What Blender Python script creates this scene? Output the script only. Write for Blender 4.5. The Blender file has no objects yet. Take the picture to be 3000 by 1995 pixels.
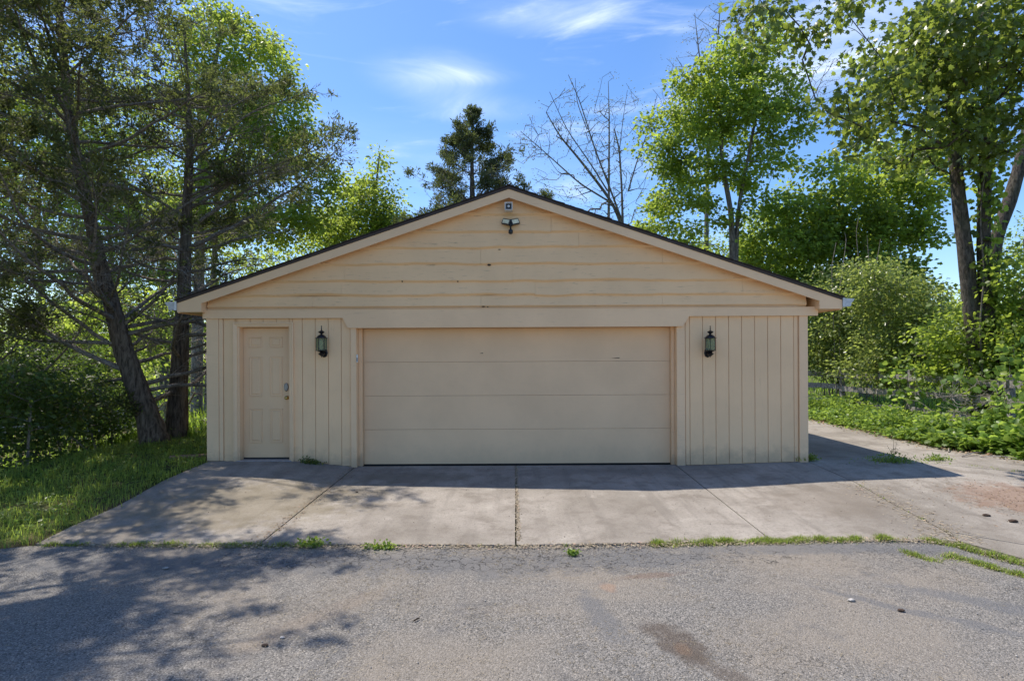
import bpy, bmesh, math, random
import numpy as np
from mathutils import Vector, Matrix
from mathutils import noise as mnoise
random.seed(7)
RNG = np.random.default_rng(11)
SC = bpy.context.scene
COL = SC.collection

# ------------------------------------------------------------------ camera, sky, sun, exposure
F = 1666.667            # focal length in photograph pixels (3000 wide): 20 mm
HC = 1.71               # camera height
HOR = 1045.0            # horizon row
ROLL = math.radians(0.3)
cam_data = bpy.data.cameras.new('camera')
cam = bpy.data.objects.new('camera', cam_data)
COL.objects.link(cam)
cam.location = (0, 0, HC)
cam.rotation_euler = (math.pi/2, ROLL, 0)
cam_data.lens = 20.0
cam_data.sensor_width = 36.0
cam_data.shift_y = (HOR-997.5)/3000.0
cam_data.clip_start = 0.1
cam_data.clip_end = 3000
SC.camera = cam

SUNV = Vector((-1.10, 0.75, 2.58)).normalized()     # towards the sun
SUN_EL = math.asin(SUNV.z)
SUN_ROT = math.atan2(SUNV.x, SUNV.y) % (2*math.pi)

world = bpy.data.worlds.new('World')
SC.world = world
world.use_nodes = True
wt = world.node_tree
wt.nodes.clear()
def N(tree, typ, **kw):
    n = tree.nodes.new(typ)
    for k, v in kw.items():
        if k == 'inp':
            for a, b in v.items():
                n.inputs[a].default_value = b
        else:
            setattr(n, k, v)
    return n
def build_world():
    L = wt.links.new
    out = N(wt, 'ShaderNodeOutputWorld')
    bg = N(wt, 'ShaderNodeBackground')
    bg.inputs['Strength'].default_value = 0.122
    sky = N(wt, 'ShaderNodeTexSky', sky_type='NISHITA', sun_disc=False)
    sky.sun_elevation = SUN_EL
    sky.sun_rotation = SUN_ROT
    sky.altitude = 0
    sky.air_density = 1.0
    sky.dust_density = 0.5
    sky.ozone_density = 3.5
    # thin cirrus: stretched noise over the whole dome plus three denser wisps
    tc = N(wt, 'ShaderNodeTexCoord')
    mp = N(wt, 'ShaderNodeMapping')
    mp.inputs['Rotation'].default_value = (0, math.radians(-8), math.radians(12))
    mp.inputs['Scale'].default_value = (1.3, 1.6, 5.5)
    L(tc.outputs['Generated'], mp.inputs['Vector'])
    n1 = N(wt, 'ShaderNodeTexNoise', inp={'Scale': 2.6, 'Detail': 9.0, 'Roughness': 0.6, 'Distortion': 1.1})
    L(mp.outputs['Vector'], n1.inputs['Vector'])
    r1 = N(wt, 'ShaderNodeMapRange', interpolation_type='SMOOTHSTEP', inp={'From Min': 0.52, 'From Max': 0.85, 'To Min': 0.0, 'To Max': 0.5})
    L(n1.outputs['Fac'], r1.inputs['Value'])
    total = r1.outputs['Result']
    for (px, py, sx, sz, amt) in ((1290, 225, 0.070, 0.022, 0.40), (1350, 222, 0.060, 0.008, 0.25), (1630, 42, 0.085, 0.016, 0.36), (1400, 318, 0.07, 0.014, 0.22), (2480, 110, 0.14, 0.060, 0.45), (1150, 500, 0.3, 0.05, 0.12)):
        d = Vector(((px-1500)/F, 1.0, (HOR-py)/F)).normalized()
        sub = N(wt, 'ShaderNodeVectorMath', operation='SUBTRACT')
        L(tc.outputs['Generated'], sub.inputs[0]); sub.inputs[1].default_value = d
        sc = N(wt, 'ShaderNodeMapping')
        sc.inputs['Rotation'].default_value = (0, math.radians(7), 0)
        sc.inputs['Scale'].default_value = (1/sx, 1/0.2, 1/sz)
        L(sub.outputs[0], sc.inputs['Vector'])
        ln = N(wt, 'ShaderNodeVectorMath', operation='LENGTH')
        L(sc.outputs[0], ln.inputs[0])
        fall = N(wt, 'ShaderNodeMapRange', interpolation_type='SMOOTHSTEP', inp={'From Min': 0.0, 'From Max': 2.0, 'To Min': amt, 'To Max': 0.0})
        L(ln.outputs['Value'], fall.inputs['Value'])
        mul = N(wt, 'ShaderNodeMath', operation='MULTIPLY')
        L(fall.outputs['Result'], mul.inputs[0])
        nz = N(wt, 'ShaderNodeMapRange', inp={'From Min': 0.28, 'From Max': 0.68, 'To Min': 0.05, 'To Max': 1.3})
        L(n1.outputs['Fac'], nz.inputs['Value'])
        L(nz.outputs['Result'], mul.inputs[1])
        ad = N(wt, 'ShaderNodeMath', operation='ADD')
        L(total, ad.inputs[0]); L(mul.outputs[0], ad.inputs[1])
        total = ad.outputs[0]
    cl = N(wt, 'ShaderNodeMath', operation='MINIMUM'); cl.inputs[1].default_value = 0.85
    L(total, cl.inputs[0])
    sat = N(wt, 'ShaderNodeHueSaturation', inp={'Hue': 0.505, 'Saturation': 1.2, 'Value': 1.0})
    L(sky.outputs[0], sat.inputs['Color'])
    mix = N(wt, 'ShaderNodeMix', data_type='RGBA')
    L(cl.outputs[0], mix.inputs[0])
    L(sat.outputs[0], mix.inputs[6])
    mix.inputs[7].default_value = (5.6, 6.2, 7.2, 1)
    L(mix.outputs[2], bg.inputs['Color'])
    L(bg.outputs[0], out.inputs['Surface'])
build_world()

sun_d = bpy.data.lights.new('sun', 'SUN')
sun_d.energy = 3.35
sun_d.angle = math.radians(0.53)
sun_d.color = (1.0, 0.93, 0.82)
sun = bpy.data.objects.new('sun', sun_d)
COL.objects.link(sun)
sun.location = (-20, 14, 47)
sun.rotation_euler = SUNV.to_track_quat('Z', 'Y').to_euler()

SC.view_settings.view_transform = 'Standard'
SC.view_settings.look = 'None'
SC.view_settings.gamma = 1.0
SC.view_settings.use_curve_mapping = False
SC.view_settings.exposure = 0.87
SC.render.engine = 'CYCLES'
SC.cycles.max_bounces = 7
SC.cycles.diffuse_bounces = 4
SC.cycles.glossy_bounces = 2
SC.cycles.transmission_bounces = 5
SC.cycles.transparent_max_bounces = 8
SC.cycles.caustics_reflective = False
SC.cycles.caustics_refractive = False
SC.cycles.sample_clamp_indirect = 6.0
SC.cycles.use_adaptive_sampling = True
SC.cycles.adaptive_threshold = 0.008

# ------------------------------------------------------------------ helpers
def P(px, py, Y):
    """a measured direction (photograph pixels) at real distance Y -> world point"""
    dx = (px-1500)/F; dy = (HOR-py)/F
    c, s = math.cos(ROLL), math.sin(ROLL)
    return Vector(((dx*c+dy*s)*Y, Y, HC+(-dx*s+dy*c)*Y))
def G(px, py, z=0.0):
    v = P(px, py, 1.0)
    k = (z-HC)/(v.z-HC)
    return (v.x*k, k)
def smooth(a, b, x):
    t = np.clip((np.asarray(x, dtype=float)-a)/(b-a), 0, 1)
    return t*t*(3-2*t)
SEAM = [G(x, y, -0.10) for x, y in ((-900, 1640), (-300, 1612), (0, 1603), (100, 1594), (420, 1592), (760, 1593), (1150, 1596), (1511, 1596), (1900, 1590), (2260, 1583), (2600, 1576), (2800, 1585), (2900, 1615), (3000, 1650))] + [(5.6, 4.4), (7.5, 3.9), (13, 3.4)]
SEAM_X = np.array([p[0] for p in SEAM]); SEAM_Y = np.array([p[1] for p in SEAM])
def seam_y(x): return np.interp(x, SEAM_X, SEAM_Y)
def zt(x, y):
    """height of the ground, everywhere"""
    x = np.asarray(x, dtype=float); y = np.asarray(y, dtype=float)
    z = np.where(y < 8.9, -0.031*(8.9-y), 0.0)
    z = np.where(y < 5.55, -0.104-0.004*(5.55-y), z)
    up = smooth(5.6, 8.9, y)
    z = z + up*(0.105*(1-smooth(-3.45, -2.4, x))) + up*0.045*smooth(2.6, 4.7, x)
    # bank falling away at the far left, uneven ground away from the paving
    z = z - 1.1*(1-smooth(-11.5, -6.9, x))*(1-smooth(12, 22, y))*smooth(-2, 4, y)
    z = z - 0.25*(1-smooth(-14, -8, x))*smooth(12, 22, y)
    out = np.maximum(1-smooth(-7, -5.6, x), smooth(7.9, 9.3, x))
    z = z + out*(0.035*np.sin(x*1.9+0.7)*np.cos(y*1.3)+0.02*np.sin(x*4.1+y*3.3))
    z = z + 0.02*smooth(7.9, 9, x)
    return z
def V3(x, y, dz=0.0): return Vector((x, y, float(zt(x, y))+dz))

def tag(o, label=None, cat=None, group=None, kind=None):
    if label: o['label'] = label
    if cat: o['category'] = cat
    if group: o['group'] = group
    if kind: o['kind'] = kind
    return o
def thing(name, label, cat, loc=(0, 0, 0), group=None):
    o = bpy.data.objects.new(name, None)
    o.empty_display_size = 0.2
    COL.objects.link(o); o.location = loc
    return tag(o, label, cat, group)
def wloc(o):
    l = Vector(o.location)
    while o.parent: o = o.parent; l += Vector(o.location)
    return l
def link_mesh(name, me, mat, parent=None, origin=(0, 0, 0)):
    """mesh coordinates are relative to the world point origin"""
    o = bpy.data.objects.new(name, me)
    if mat is not None: me.materials.append(mat)
    COL.objects.link(o)
    if parent is not None:
        o.parent = parent
        o.location = Vector(origin)-wloc(parent)
    else:
        o.location = origin
    return o
def np_mesh(name, verts, faces, smooth_=False, attr=None):
    """verts (N,3); faces (M,k) array"""
    me = bpy.data.meshes.new(name)
    verts = np.ascontiguousarray(verts, dtype=np.float32); faces = np.ascontiguousarray(faces, dtype=np.int32)
    m, k = faces.shape
    me.vertices.add(len(verts)); me.vertices.foreach_set('co', verts.ravel())
    me.loops.add(m*k); me.loops.foreach_set('vertex_index', faces.ravel())
    me.polygons.add(m)
    me.polygons.foreach_set('loop_start', np.arange(0, m*k, k, dtype=np.int32))
    if smooth_: me.polygons.foreach_set('use_smooth', np.ones(m, dtype=bool))
    if attr is not None:
        a = me.attributes.new('rnd', 'FLOAT', 'FACE')
        a.data.foreach_set('value', np.ascontiguousarray(attr, dtype=np.float32))
    me.update(calc_edges=True)
    return me
def np_obj(name, verts, faces, mat, parent=None, smooth_=False, attr=None):
    verts = np.asarray(verts, dtype=float)
    if parent is not None: c = np.array(wloc(parent))
    else:
        c = verts.mean(0); c[2] = verts[:, 2].min()
    return link_mesh(name, np_mesh(name, verts-c, faces, smooth_, attr), mat, parent, tuple(c))
def bm_obj(name, bm, mat, parent=None, smooth_=False, bevel=0.0, origin=None):
    if bevel > 0:
        bmesh.ops.bevel(bm, geom=[e for e in bm.edges if len(e.link_faces) == 2 and e.calc_face_angle(0) > 0.5], offset=bevel, segments=1, affect='EDGES')
    bmesh.ops.recalc_face_normals(bm, faces=bm.faces)
    if origin is None:
        lo = Vector((min(v.co.x for v in bm.verts), min(v.co.y for v in bm.verts), min(v.co.z for v in bm.verts)))
        hi = Vector((max(v.co.x for v in bm.verts), max(v.co.y for v in bm.verts), max(v.co.z for v in bm.verts)))
        origin = Vector(((lo.x+hi.x)/2, (lo.y+hi.y)/2, lo.z if parent is None else (lo.z+hi.z)/2))
    bmesh.ops.translate(bm, verts=bm.verts, vec=-Vector(origin))
    me = bpy.data.meshes.new(name); bm.to_mesh(me); bm.free()
    if smooth_:
        for p in me.polygons: p.use_smooth = True
    return link_mesh(name, me, mat, parent, origin)
def bm_box(bm, x0, x1, y0, y1, z0, z1):
    r = bmesh.ops.create_cube(bm, size=1.0)
    for v in r['verts']:
        v.co = Vector(((x0+x1)/2+v.co.x*(x1-x0), (y0+y1)/2+v.co.y*(y1-y0), (z0+z1)/2+v.co.z*(z1-z0)))
    return r['verts']
def box(name, x0, x1, y0, y1, z0, z1, mat, parent=None, bevel=0.002):
    bm = bmesh.new(); bm_box(bm, x0, x1, y0, y1, z0, z1)
    return bm_obj(name, bm, mat, parent, bevel=bevel)
def bm_prism(bm, pts, y0, y1):
    """outline in x,z extruded along y"""
    a = [bm.verts.new((x, y0, z)) for x, z in pts]; b = [bm.verts.new((x, y1, z)) for x, z in pts]
    bm.faces.new(a); bm.faces.new(b[::-1])
    n = len(pts)
    for i in range(n): bm.faces.new((a[i], b[i], b[(i+1) % n], a[(i+1) % n]))
def prism(name, pts, y0, y1, mat, parent=None, bevel=0.0):
    bm = bmesh.new(); bm_prism(bm, pts, y0, y1)
    return bm_obj(name, bm, mat, parent, bevel=bevel)
def bm_lathe(bm, prof, c, seg=16):
    rings = []
    for r, z in prof:
        rings.append([bm.verts.new((c[0]+r*math.cos(2*math.pi*i/seg), c[1]+r*math.sin(2*math.pi*i/seg), c[2]+z)) for i in range(seg)])
    for a, b in zip(rings, rings[1:]):
        for i in range(seg): bm.faces.new((a[i], a[(i+1) % seg], b[(i+1) % seg], b[i]))
    bm.faces.new(rings[0][::-1]); bm.faces.new(rings[-1])
def bm_tube(bm, pts, rads, seg=8):
    pts = [Vector(p) for p in pts]; rings = []
    ref = Vector((0.31, 0.2, 0.93))
    for i, p in enumerate(pts):
        t = (pts[min(i+1, len(pts)-1)]-pts[max(i-1, 0)]).normalized()
        u = t.cross(ref)
        if u.length < 0.1: u = t.cross(Vector((1, 0, 0)))
        u.normalize(); v = t.cross(u)
        r = rads[i] if hasattr(rads, '__len__') else rads
        rings.append([bm.verts.new(p+(u*math.cos(2*math.pi*k/seg)+v*math.sin(2*math.pi*k/seg))*r) for k in range(seg)])
    for a, b in zip(rings, rings[1:]):
        for k in range(seg): bm.faces.new((a[k], a[(k+1) % seg], b[(k+1) % seg], b[k]))
    bm.faces.new(rings[0][::-1]); bm.faces.new(rings[-1])

# ------------------------------------------------------------------ materials
def new_mat(name):
    m = bpy.data.materials.new(name); m.use_nodes = True
    t = m.node_tree; t.nodes.clear()
    out = N(t, 'ShaderNodeOutputMaterial')
    b = N(t, 'ShaderNodeBsdfPrincipled')
    t.links.new(b.outputs[0], out.inputs['Surface'])
    return m, t, b, out
def setp(b, **kw):
    names = {'col': 'Base Color', 'rough': 'Roughness', 'metal': 'Metallic', 'spec': 'Specular IOR Level', 'trans': 'Transmission Weight', 'ior': 'IOR', 'alpha': 'Alpha'}
    for k, v in kw.items():
        if k == 'col': v = (*v, 1)
        b.inputs[names[k]].default_value = v
def pos(t, scale=(1, 1, 1), rot=(0, 0, 0), loc=(0, 0, 0)):
    g = N(t, 'ShaderNodeNewGeometry'); mp = N(t, 'ShaderNodeMapping')
    mp.inputs['Scale'].default_value = scale; mp.inputs['Rotation'].default_value = rot; mp.inputs['Location'].default_value = loc
    t.links.new(g.outputs['Position'], mp.inputs['Vector'])
    return mp.outputs[0]
def noise(t, vec, scale, detail=4, rough=0.55, dist=0.0):
    n = N(t, 'ShaderNodeTexNoise', inp={'Scale': scale, 'Detail': detail, 'Roughness': rough, 'Distortion': dist})
    t.links.new(vec, n.inputs['Vector']); return n.outputs['Fac']
def mrange(t, v, a, b, c=0.0, d=1.0, sm=True):
    n = N(t, 'ShaderNodeMapRange', interpolation_type='SMOOTHSTEP' if sm else 'LINEAR', inp={'From Min': a, 'From Max': b, 'To Min': c, 'To Max': d})
    t.links.new(v, n.inputs['Value']); return n.outputs['Result']
def mixc(t, fac, a, b, mode='MIX'):
    n = N(t, 'ShaderNodeMix', data_type='RGBA', blend_type=mode)
    if isinstance(fac, (int, float)): n.inputs[0].default_value = fac
    else: t.links.new(fac, n.inputs[0])
    for i, c in ((6, a), (7, b)):
        if isinstance(c, tuple): n.inputs[i].default_value = (*c[:3], 1)
        else: t.links.new(c, n.inputs[i])
    return n.outputs[2]
def math2(t, op, a, b=None):
    n = N(t, 'ShaderNodeMath', operation=op)
    for i, c in ((0, a), (1, b)):
        if c is None: continue
        if isinstance(c, (int, float)): n.inputs[i].default_value = c
        else: t.links.new(c, n.inputs[i])
    return n.outputs[0]
def bump(t, b, h, strength=0.3, dist=0.01, prev=None):
    n = N(t, 'ShaderNodeBump', inp={'Strength': strength, 'Distance': dist})
    t.links.new(h, n.inputs['Height'])
    if prev is not None: t.links.new(prev, n.inputs['Normal'])
    t.links.new(n.outputs[0], b.inputs['Normal']); return n.outputs[0]
def blob(t, x, y, sx, sy, rot=0.0, warp=0.0):
    """soft ellipse on the ground at x, y (a stain), edge broken by noise"""
    g = N(t, 'ShaderNodeNewGeometry')
    sub = N(t, 'ShaderNodeVectorMath', operation='SUBTRACT'); sub.inputs[1].default_value = (x, y, 0)
    t.links.new(g.outputs['Position'], sub.inputs[0])
    mp = N(t, 'ShaderNodeMapping', vector_type='TEXTURE')
    mp.inputs['Rotation'].default_value = (0, 0, rot); mp.inputs['Scale'].default_value = (sx, sy, 1000)
    t.links.new(sub.outputs[0], mp.inputs['Vector'])
    ln = N(t, 'ShaderNodeVectorMath', operation='LENGTH'); t.links.new(mp.outputs[0], ln.inputs[0])
    d = ln.outputs['Value']
    nz = noise(t, pos(t), 5.0, 6, 0.65)
    d = math2(t, 'ADD', d, math2(t, 'MULTIPLY', math2(t, 'SUBTRACT', nz, 0.5), 2.2+warp))
    return mrange(t, d, 0.45, 1.15, 1.0, 0.0)

def paint_mat(name, col, vertical=False, fleck=0.5, rough=0.62, grime=0.42):
    m, t, b, o = new_mat(name)
    sc = (14, 14, 0.9) if vertical else (0.9, 14, 14)
    v = pos(t, sc)
    big = noise(t, pos(t), 1.1, 4, 0.6)
    fine = noise(t, v, 3.0, 6, 0.7)
    c = mixc(t, mrange(t, big, 0.3, 0.7), tuple(x*0.94 for x in col), tuple(min(1, x*1.04) for x in col))
    fl = mrange(t, noise(t, pos(t, (2.2, 20, 30) if not vertical else (30, 20, 2.2)), 1.6, 8, 0.75), 0.565, 0.70, 0, fleck)
    c = mixc(t, fl, c, (col[0]*0.50, col[1]*0.50, col[2]*0.55))
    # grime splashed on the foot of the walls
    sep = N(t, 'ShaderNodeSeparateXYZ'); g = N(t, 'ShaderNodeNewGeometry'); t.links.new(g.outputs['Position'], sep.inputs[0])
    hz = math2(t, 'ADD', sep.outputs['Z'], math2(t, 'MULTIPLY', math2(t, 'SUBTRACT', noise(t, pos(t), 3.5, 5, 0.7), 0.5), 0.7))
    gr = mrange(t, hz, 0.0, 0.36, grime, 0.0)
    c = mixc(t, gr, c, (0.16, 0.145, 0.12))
    t.links.new(c, b.inputs['Base Color'])
    setp(b, rough=rough, spec=0.3)
    bump(t, b, fine, 0.28, 0.004)
    return m
BEIGE = (0.88, 0.595, 0.345)
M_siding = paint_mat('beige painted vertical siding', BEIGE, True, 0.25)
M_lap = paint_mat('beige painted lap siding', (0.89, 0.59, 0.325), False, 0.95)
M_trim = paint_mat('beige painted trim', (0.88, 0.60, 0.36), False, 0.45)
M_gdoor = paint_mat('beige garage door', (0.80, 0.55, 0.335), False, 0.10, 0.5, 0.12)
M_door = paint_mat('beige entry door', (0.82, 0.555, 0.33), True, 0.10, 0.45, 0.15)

def simple(name, col, rough=0.5, metal=0.0, spec=0.5, nz=0.15, scale=20, bmp=0.0):
    m, t, b, o = new_mat(name)
    n = noise(t, pos(t), scale, 5, 0.6)
    c = mixc(t, mrange(t, n, 0.3, 0.7), tuple(x*(1-nz) for x in col), tuple(min(1, x*(1+nz)) for x in col))
    t.links.new(c, b.inputs['Base Color']); setp(b, rough=rough, metal=metal, spec=spec)
    if bmp: bump(t, b, n, bmp, 0.01)
    return m
M_gutter = simple('white aluminium gutter', (0.50, 0.51, 0.53), 0.4, 0.2)
M_drip = simple('dark brown drip edge', (0.045, 0.028, 0.024), 0.6)
M_shingle = simple('brown asphalt shingle', (0.05, 0.04, 0.036), 0.9, 0, 0.2, 0.4, 60, 0.5)
M_black = simple('black lantern metal', (0.018, 0.018, 0.021), 0.35, 0.4)
M_white = simple('white plastic', (0.72, 0.73, 0.72), 0.4)
M_dark = simple('black plastic', (0.016, 0.017, 0.02), 0.4)
M_led = simple('pale led lens', (0.74, 0.72, 0.52), 0.6, 0, 0.2)
M_bulb = simple('frosted bulb', (0.8, 0.82, 0.82), 0.3)
M_brass = simple('brass', (0.55, 0.38, 0.12), 0.25, 1.0)
M_nickel = simple('nickel', (0.24, 0.24, 0.25), 0.35, 1.0)
M_sill = simple('weathered threshold', (0.36, 0.35, 0.36), 0.5, 0.3)
M_rubber = simple('black rubber seal', (0.02, 0.02, 0.022), 0.8)
M_stone = simple('pale pebble', (0.33, 0.31, 0.29), 0.85, 0, 0.3, 0.4, 30)
M_cone = simple('dark cone', (0.06, 0.04, 0.03), 0.9, 0, 0.2, 0.4, 60)
def glass_mat():
    m, t, b, o = new_mat('clear bevelled lantern glass')
    setp(b, col=(0.78, 0.82, 0.66), rough=0.06, trans=0.0, spec=0.6)
    tr = N(t, 'ShaderNodeBsdfTransparent'); tr.inputs[0].default_value = (0.70, 0.74, 0.58, 1)
    mx = N(t, 'ShaderNodeMixShader'); mx.inputs[0].default_value = 0.14
    t.links.new(tr.outputs[0], mx.inputs[1]); t.links.new(b.outputs[0], mx.inputs[2])
    t.links.new(mx.outputs[0], o.inputs['Surface']); return m
M_glass = glass_mat()

def bark_mat(name, c1, c2, vert=3.0):
    m, t, b, o = new_mat(name)
    v = pos(t, (9, 9, vert))
    n = noise(t, v, 2.5, 7, 0.68, 0.5)
    n2 = noise(t, pos(t), 1.4, 4)
    c = mixc(t, mrange(t, n, 0.33, 0.66), c1, c2)
    c = mixc(t, mrange(t, n2, 0.5, 0.75, 0, 0.35), c, (0.10, 0.11, 0.06))
    t.links.new(c, b.inputs['Base Color']); setp(b, rough=0.92, spec=0.15)
    bump(t, b, n, 0.9, 0.03); return m
M_bark_cedar = bark_mat('shredding cedar bark', (0.055, 0.04, 0.03), (0.24, 0.185, 0.14), 1.4)
M_bark_grey = bark_mat('grey furrowed bark', (0.06, 0.052, 0.045), (0.27, 0.24, 0.20), 2.5)
M_bark_dark = bark_mat('dark bark', (0.035, 0.03, 0.025), (0.14, 0.12, 0.10), 2.5)  # darker tones of the grey furrowed bark
M_bark_pale = bark_mat('pale grey bark', (0.13, 0.115, 0.10), (0.38, 0.34, 0.29), 3)
M_twig = bark_mat('grey dead twig', (0.13, 0.11, 0.09), (0.38, 0.33, 0.28), 6)
M_post = bark_mat('weathered grey fence wood', (0.16, 0.145, 0.14), (0.40, 0.37, 0.35), 6)

def leaf_mat(name, dark, light, yellow, trans=0.45, rough=0.42, spec=0.35):
    """dark/light: reflected colour range; yellow: light passing through"""
    m, t, b, o = new_mat(name)
    at = N(t, 'ShaderNodeAttribute', attribute_name='rnd')
    c = mixc(t, at.outputs['Fac'], tuple(x*0.7 for x in dark), tuple(x*1.05 for x in light))
    c = mixc(t, mrange(t, at.outputs['Fac'], 0.93, 1.0, 0, 0.6), c, (light[0]*1.5, light[1]*0.9, light[2]))
    big = noise(t, pos(t), 0.55, 3)
    c = mixc(t, mrange(t, big, 0.35, 0.65, 0, 0.5), c, tuple(x*0.72 for x in light))
    t.links.new(c, b.inputs['Base Color']); setp(b, rough=rough, spec=spec)
    tr = N(t, 'ShaderNodeBsdfTranslucent')
    ty = mixc(t, at.outputs['Fac'], tuple(x*0.38 for x in yellow), yellow)
    t.links.new(ty, tr.inputs['Color'])
    mx = N(t, 'ShaderNodeMixShader'); mx.inputs[0].default_value = trans
    t.links.new(b.outputs[0], mx.inputs[1]); t.links.new(tr.outputs[0], mx.inputs[2])
    t.links.new(mx.outputs[0], o.inputs['Surface']); return m
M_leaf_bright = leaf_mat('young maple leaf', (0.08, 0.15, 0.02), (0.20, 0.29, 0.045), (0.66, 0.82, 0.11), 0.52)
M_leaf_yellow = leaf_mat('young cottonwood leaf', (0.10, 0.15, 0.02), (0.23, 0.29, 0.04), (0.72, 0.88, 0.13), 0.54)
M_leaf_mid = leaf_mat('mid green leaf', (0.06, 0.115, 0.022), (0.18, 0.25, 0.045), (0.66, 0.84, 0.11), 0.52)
M_leaf_near = leaf_mat('broad maple leaf', (0.05, 0.09, 0.022), (0.13, 0.18, 0.04), (0.48, 0.60, 0.09), 0.48, 0.32, 0.5)
M_leaf_shrub = leaf_mat('honeysuckle leaf', (0.08, 0.13, 0.035), (0.22, 0.27, 0.08), (0.68, 0.80, 0.18), 0.5, 0.32, 0.5)
M_leaf_vine = leaf_mat('grapevine leaf', (0.08, 0.15, 0.03), (0.16, 0.26, 0.05), (0.56, 0.76, 0.12), 0.5, 0.38)
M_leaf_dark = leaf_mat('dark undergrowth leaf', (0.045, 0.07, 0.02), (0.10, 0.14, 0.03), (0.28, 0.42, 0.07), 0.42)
M_cedar = leaf_mat('olive cedar spray', (0.055, 0.075, 0.026), (0.16, 0.175, 0.065), (0.34, 0.40, 0.10), 0.38, 0.6, 0.2)
M_cedar2 = leaf_mat('dark juniper spray', (0.055, 0.08, 0.035), (0.14, 0.15, 0.07), (0.24, 0.30, 0.08), 0.35, 0.6, 0.2)
M_bud = leaf_mat('pale opening bud', (0.10, 0.10, 0.04), (0.22, 0.22, 0.08), (0.35, 0.38, 0.10), 0.4)
M_grass = leaf_mat('lawn grass blade', (0.13, 0.19, 0.04), (0.30, 0.37, 0.08), (0.62, 0.80, 0.13), 0.5, 0.45)
M_meadow = leaf_mat('meadow grass', (0.12, 0.19, 0.02), (0.22, 0.31, 0.04), (0.55, 0.78, 0.08), 0.5)
M_litter = leaf_mat('dry leaf litter', (0.16, 0.09, 0.05), (0.42, 0.30, 0.19), (0.2, 0.12, 0.05), 0.1, 0.8)
M_straw = leaf_mat('dry straw', (0.28, 0.21, 0.13), (0.50, 0.42, 0.30), (0.3, 0.2, 0.1), 0.1, 0.8)

def soil_mat():
    m, t, b, o = new_mat('soil under grass')
    n = noise(t, pos(t), 6, 7, 0.65)
    n2 = noise(t, pos(t), 0.8, 4)
    g = mixc(t, mrange(t, n, 0.3, 0.7), (0.035, 0.055, 0.012), (0.10, 0.13, 0.03))
    d = mixc(t, mrange(t, n, 0.3, 0.7), (0.05, 0.035, 0.022), (0.14, 0.10, 0.065))
    c = mixc(t, mrange(t, n2, 0.35, 0.6), d, g)
    t.links.new(c, b.inputs['Base Color']); setp(b, rough=0.95, spec=0.1)
    bump(t, b, n, 0.8, 0.04); return m
M_soil = soil_mat()
def concrete_mat():
    m, t, b, o = new_mat('old concrete')
    big = noise(t, pos(t), 0.55, 6, 0.6)
    mid = noise(t, pos(t), 2.6, 7, 0.65, 0.3)
    fine = noise(t, pos(t), 38, 5, 0.75)
    grit = noise(t, pos(t), 150, 3, 0.8)
    c = mixc(t, mrange(t, big, 0.3, 0.7), (0.215, 0.19, 0.16), (0.35, 0.312, 0.27))
    c = mixc(t, mrange(t, mid, 0.46, 0.66, 0, 0.7), c, (0.165, 0.14, 0.115))
    sp = noise(t, pos(t), 12, 6, 0.8)
    c = mixc(t, mrange(t, sp, 0.60, 0.70, 0, 0.6), c, (0.10, 0.088, 0.075))
    c = mixc(t, mrange(t, mid, 0.42, 0.27, 0, 0.6), c, (0.42, 0.38, 0.33))
    c = mixc(t, mrange(t, fine, 0.50, 0.66, 0, 0.6), c, (0.15, 0.13, 0.108))
    c = mixc(t, mrange(t, grit, 0.56, 0.70, 0, 0.55), c, (0.52, 0.48, 0.42))
    c = mixc(t, mrange(t, grit, 0.42, 0.30, 0, 0.6), c, (0.13, 0.11, 0.095))
    # old tyre tracks and brushed sweeps, lengthways
    st = noise(t, pos(t, (5, 0.35, 1), (0, 0, 0.1)), 1.0, 5, 0.6)
    c = mixc(t, mrange(t, st, 0.5, 0.68, 0, 0.42), c, (0.16, 0.14, 0.12))
    # soft darker brown patches on the slabs and before the garage door
    for a in ((-3.2, 6.9, 1.7, 1.1, 0.3, (0.17, 0.14, 0.085), 0.55), (3.9, 6.9, 1.0, 0.8, 0.2, (0.17, 0.14, 0.11), 0.45), (-1.5, 8.2, 1.1, 0.35, 0, (0.14, 0.12, 0.09), 0.5), (1.4, 8.5, 3.0, 0.3, 0, (0.15, 0.135, 0.12), 0.4)):
        c = mixc(t, math2(t, 'MULTIPLY', blob(t, *a[:5]), a[6]), c, a[5])
    # rusty needle litter stain by the right edge
    c = mixc(t, math2(t, 'MULTIPLY', blob(t, 6.3, 6.9, 0.9, 0.8, 0.2), 0.55), c, (0.20, 0.10, 0.055))
    t.links.new(c, b.inputs['Base Color']); setp(b, rough=0.88, spec=0.25)
    h = math2(t, 'ADD', math2(t, 'MULTIPLY', mid, 1.2), math2(t, 'ADD', fine, math2(t, 'MULTIPLY', grit, 0.6)))
    bump(t, b, h, 0.5, 0.006); return m
M_conc = concrete_mat()
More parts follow.
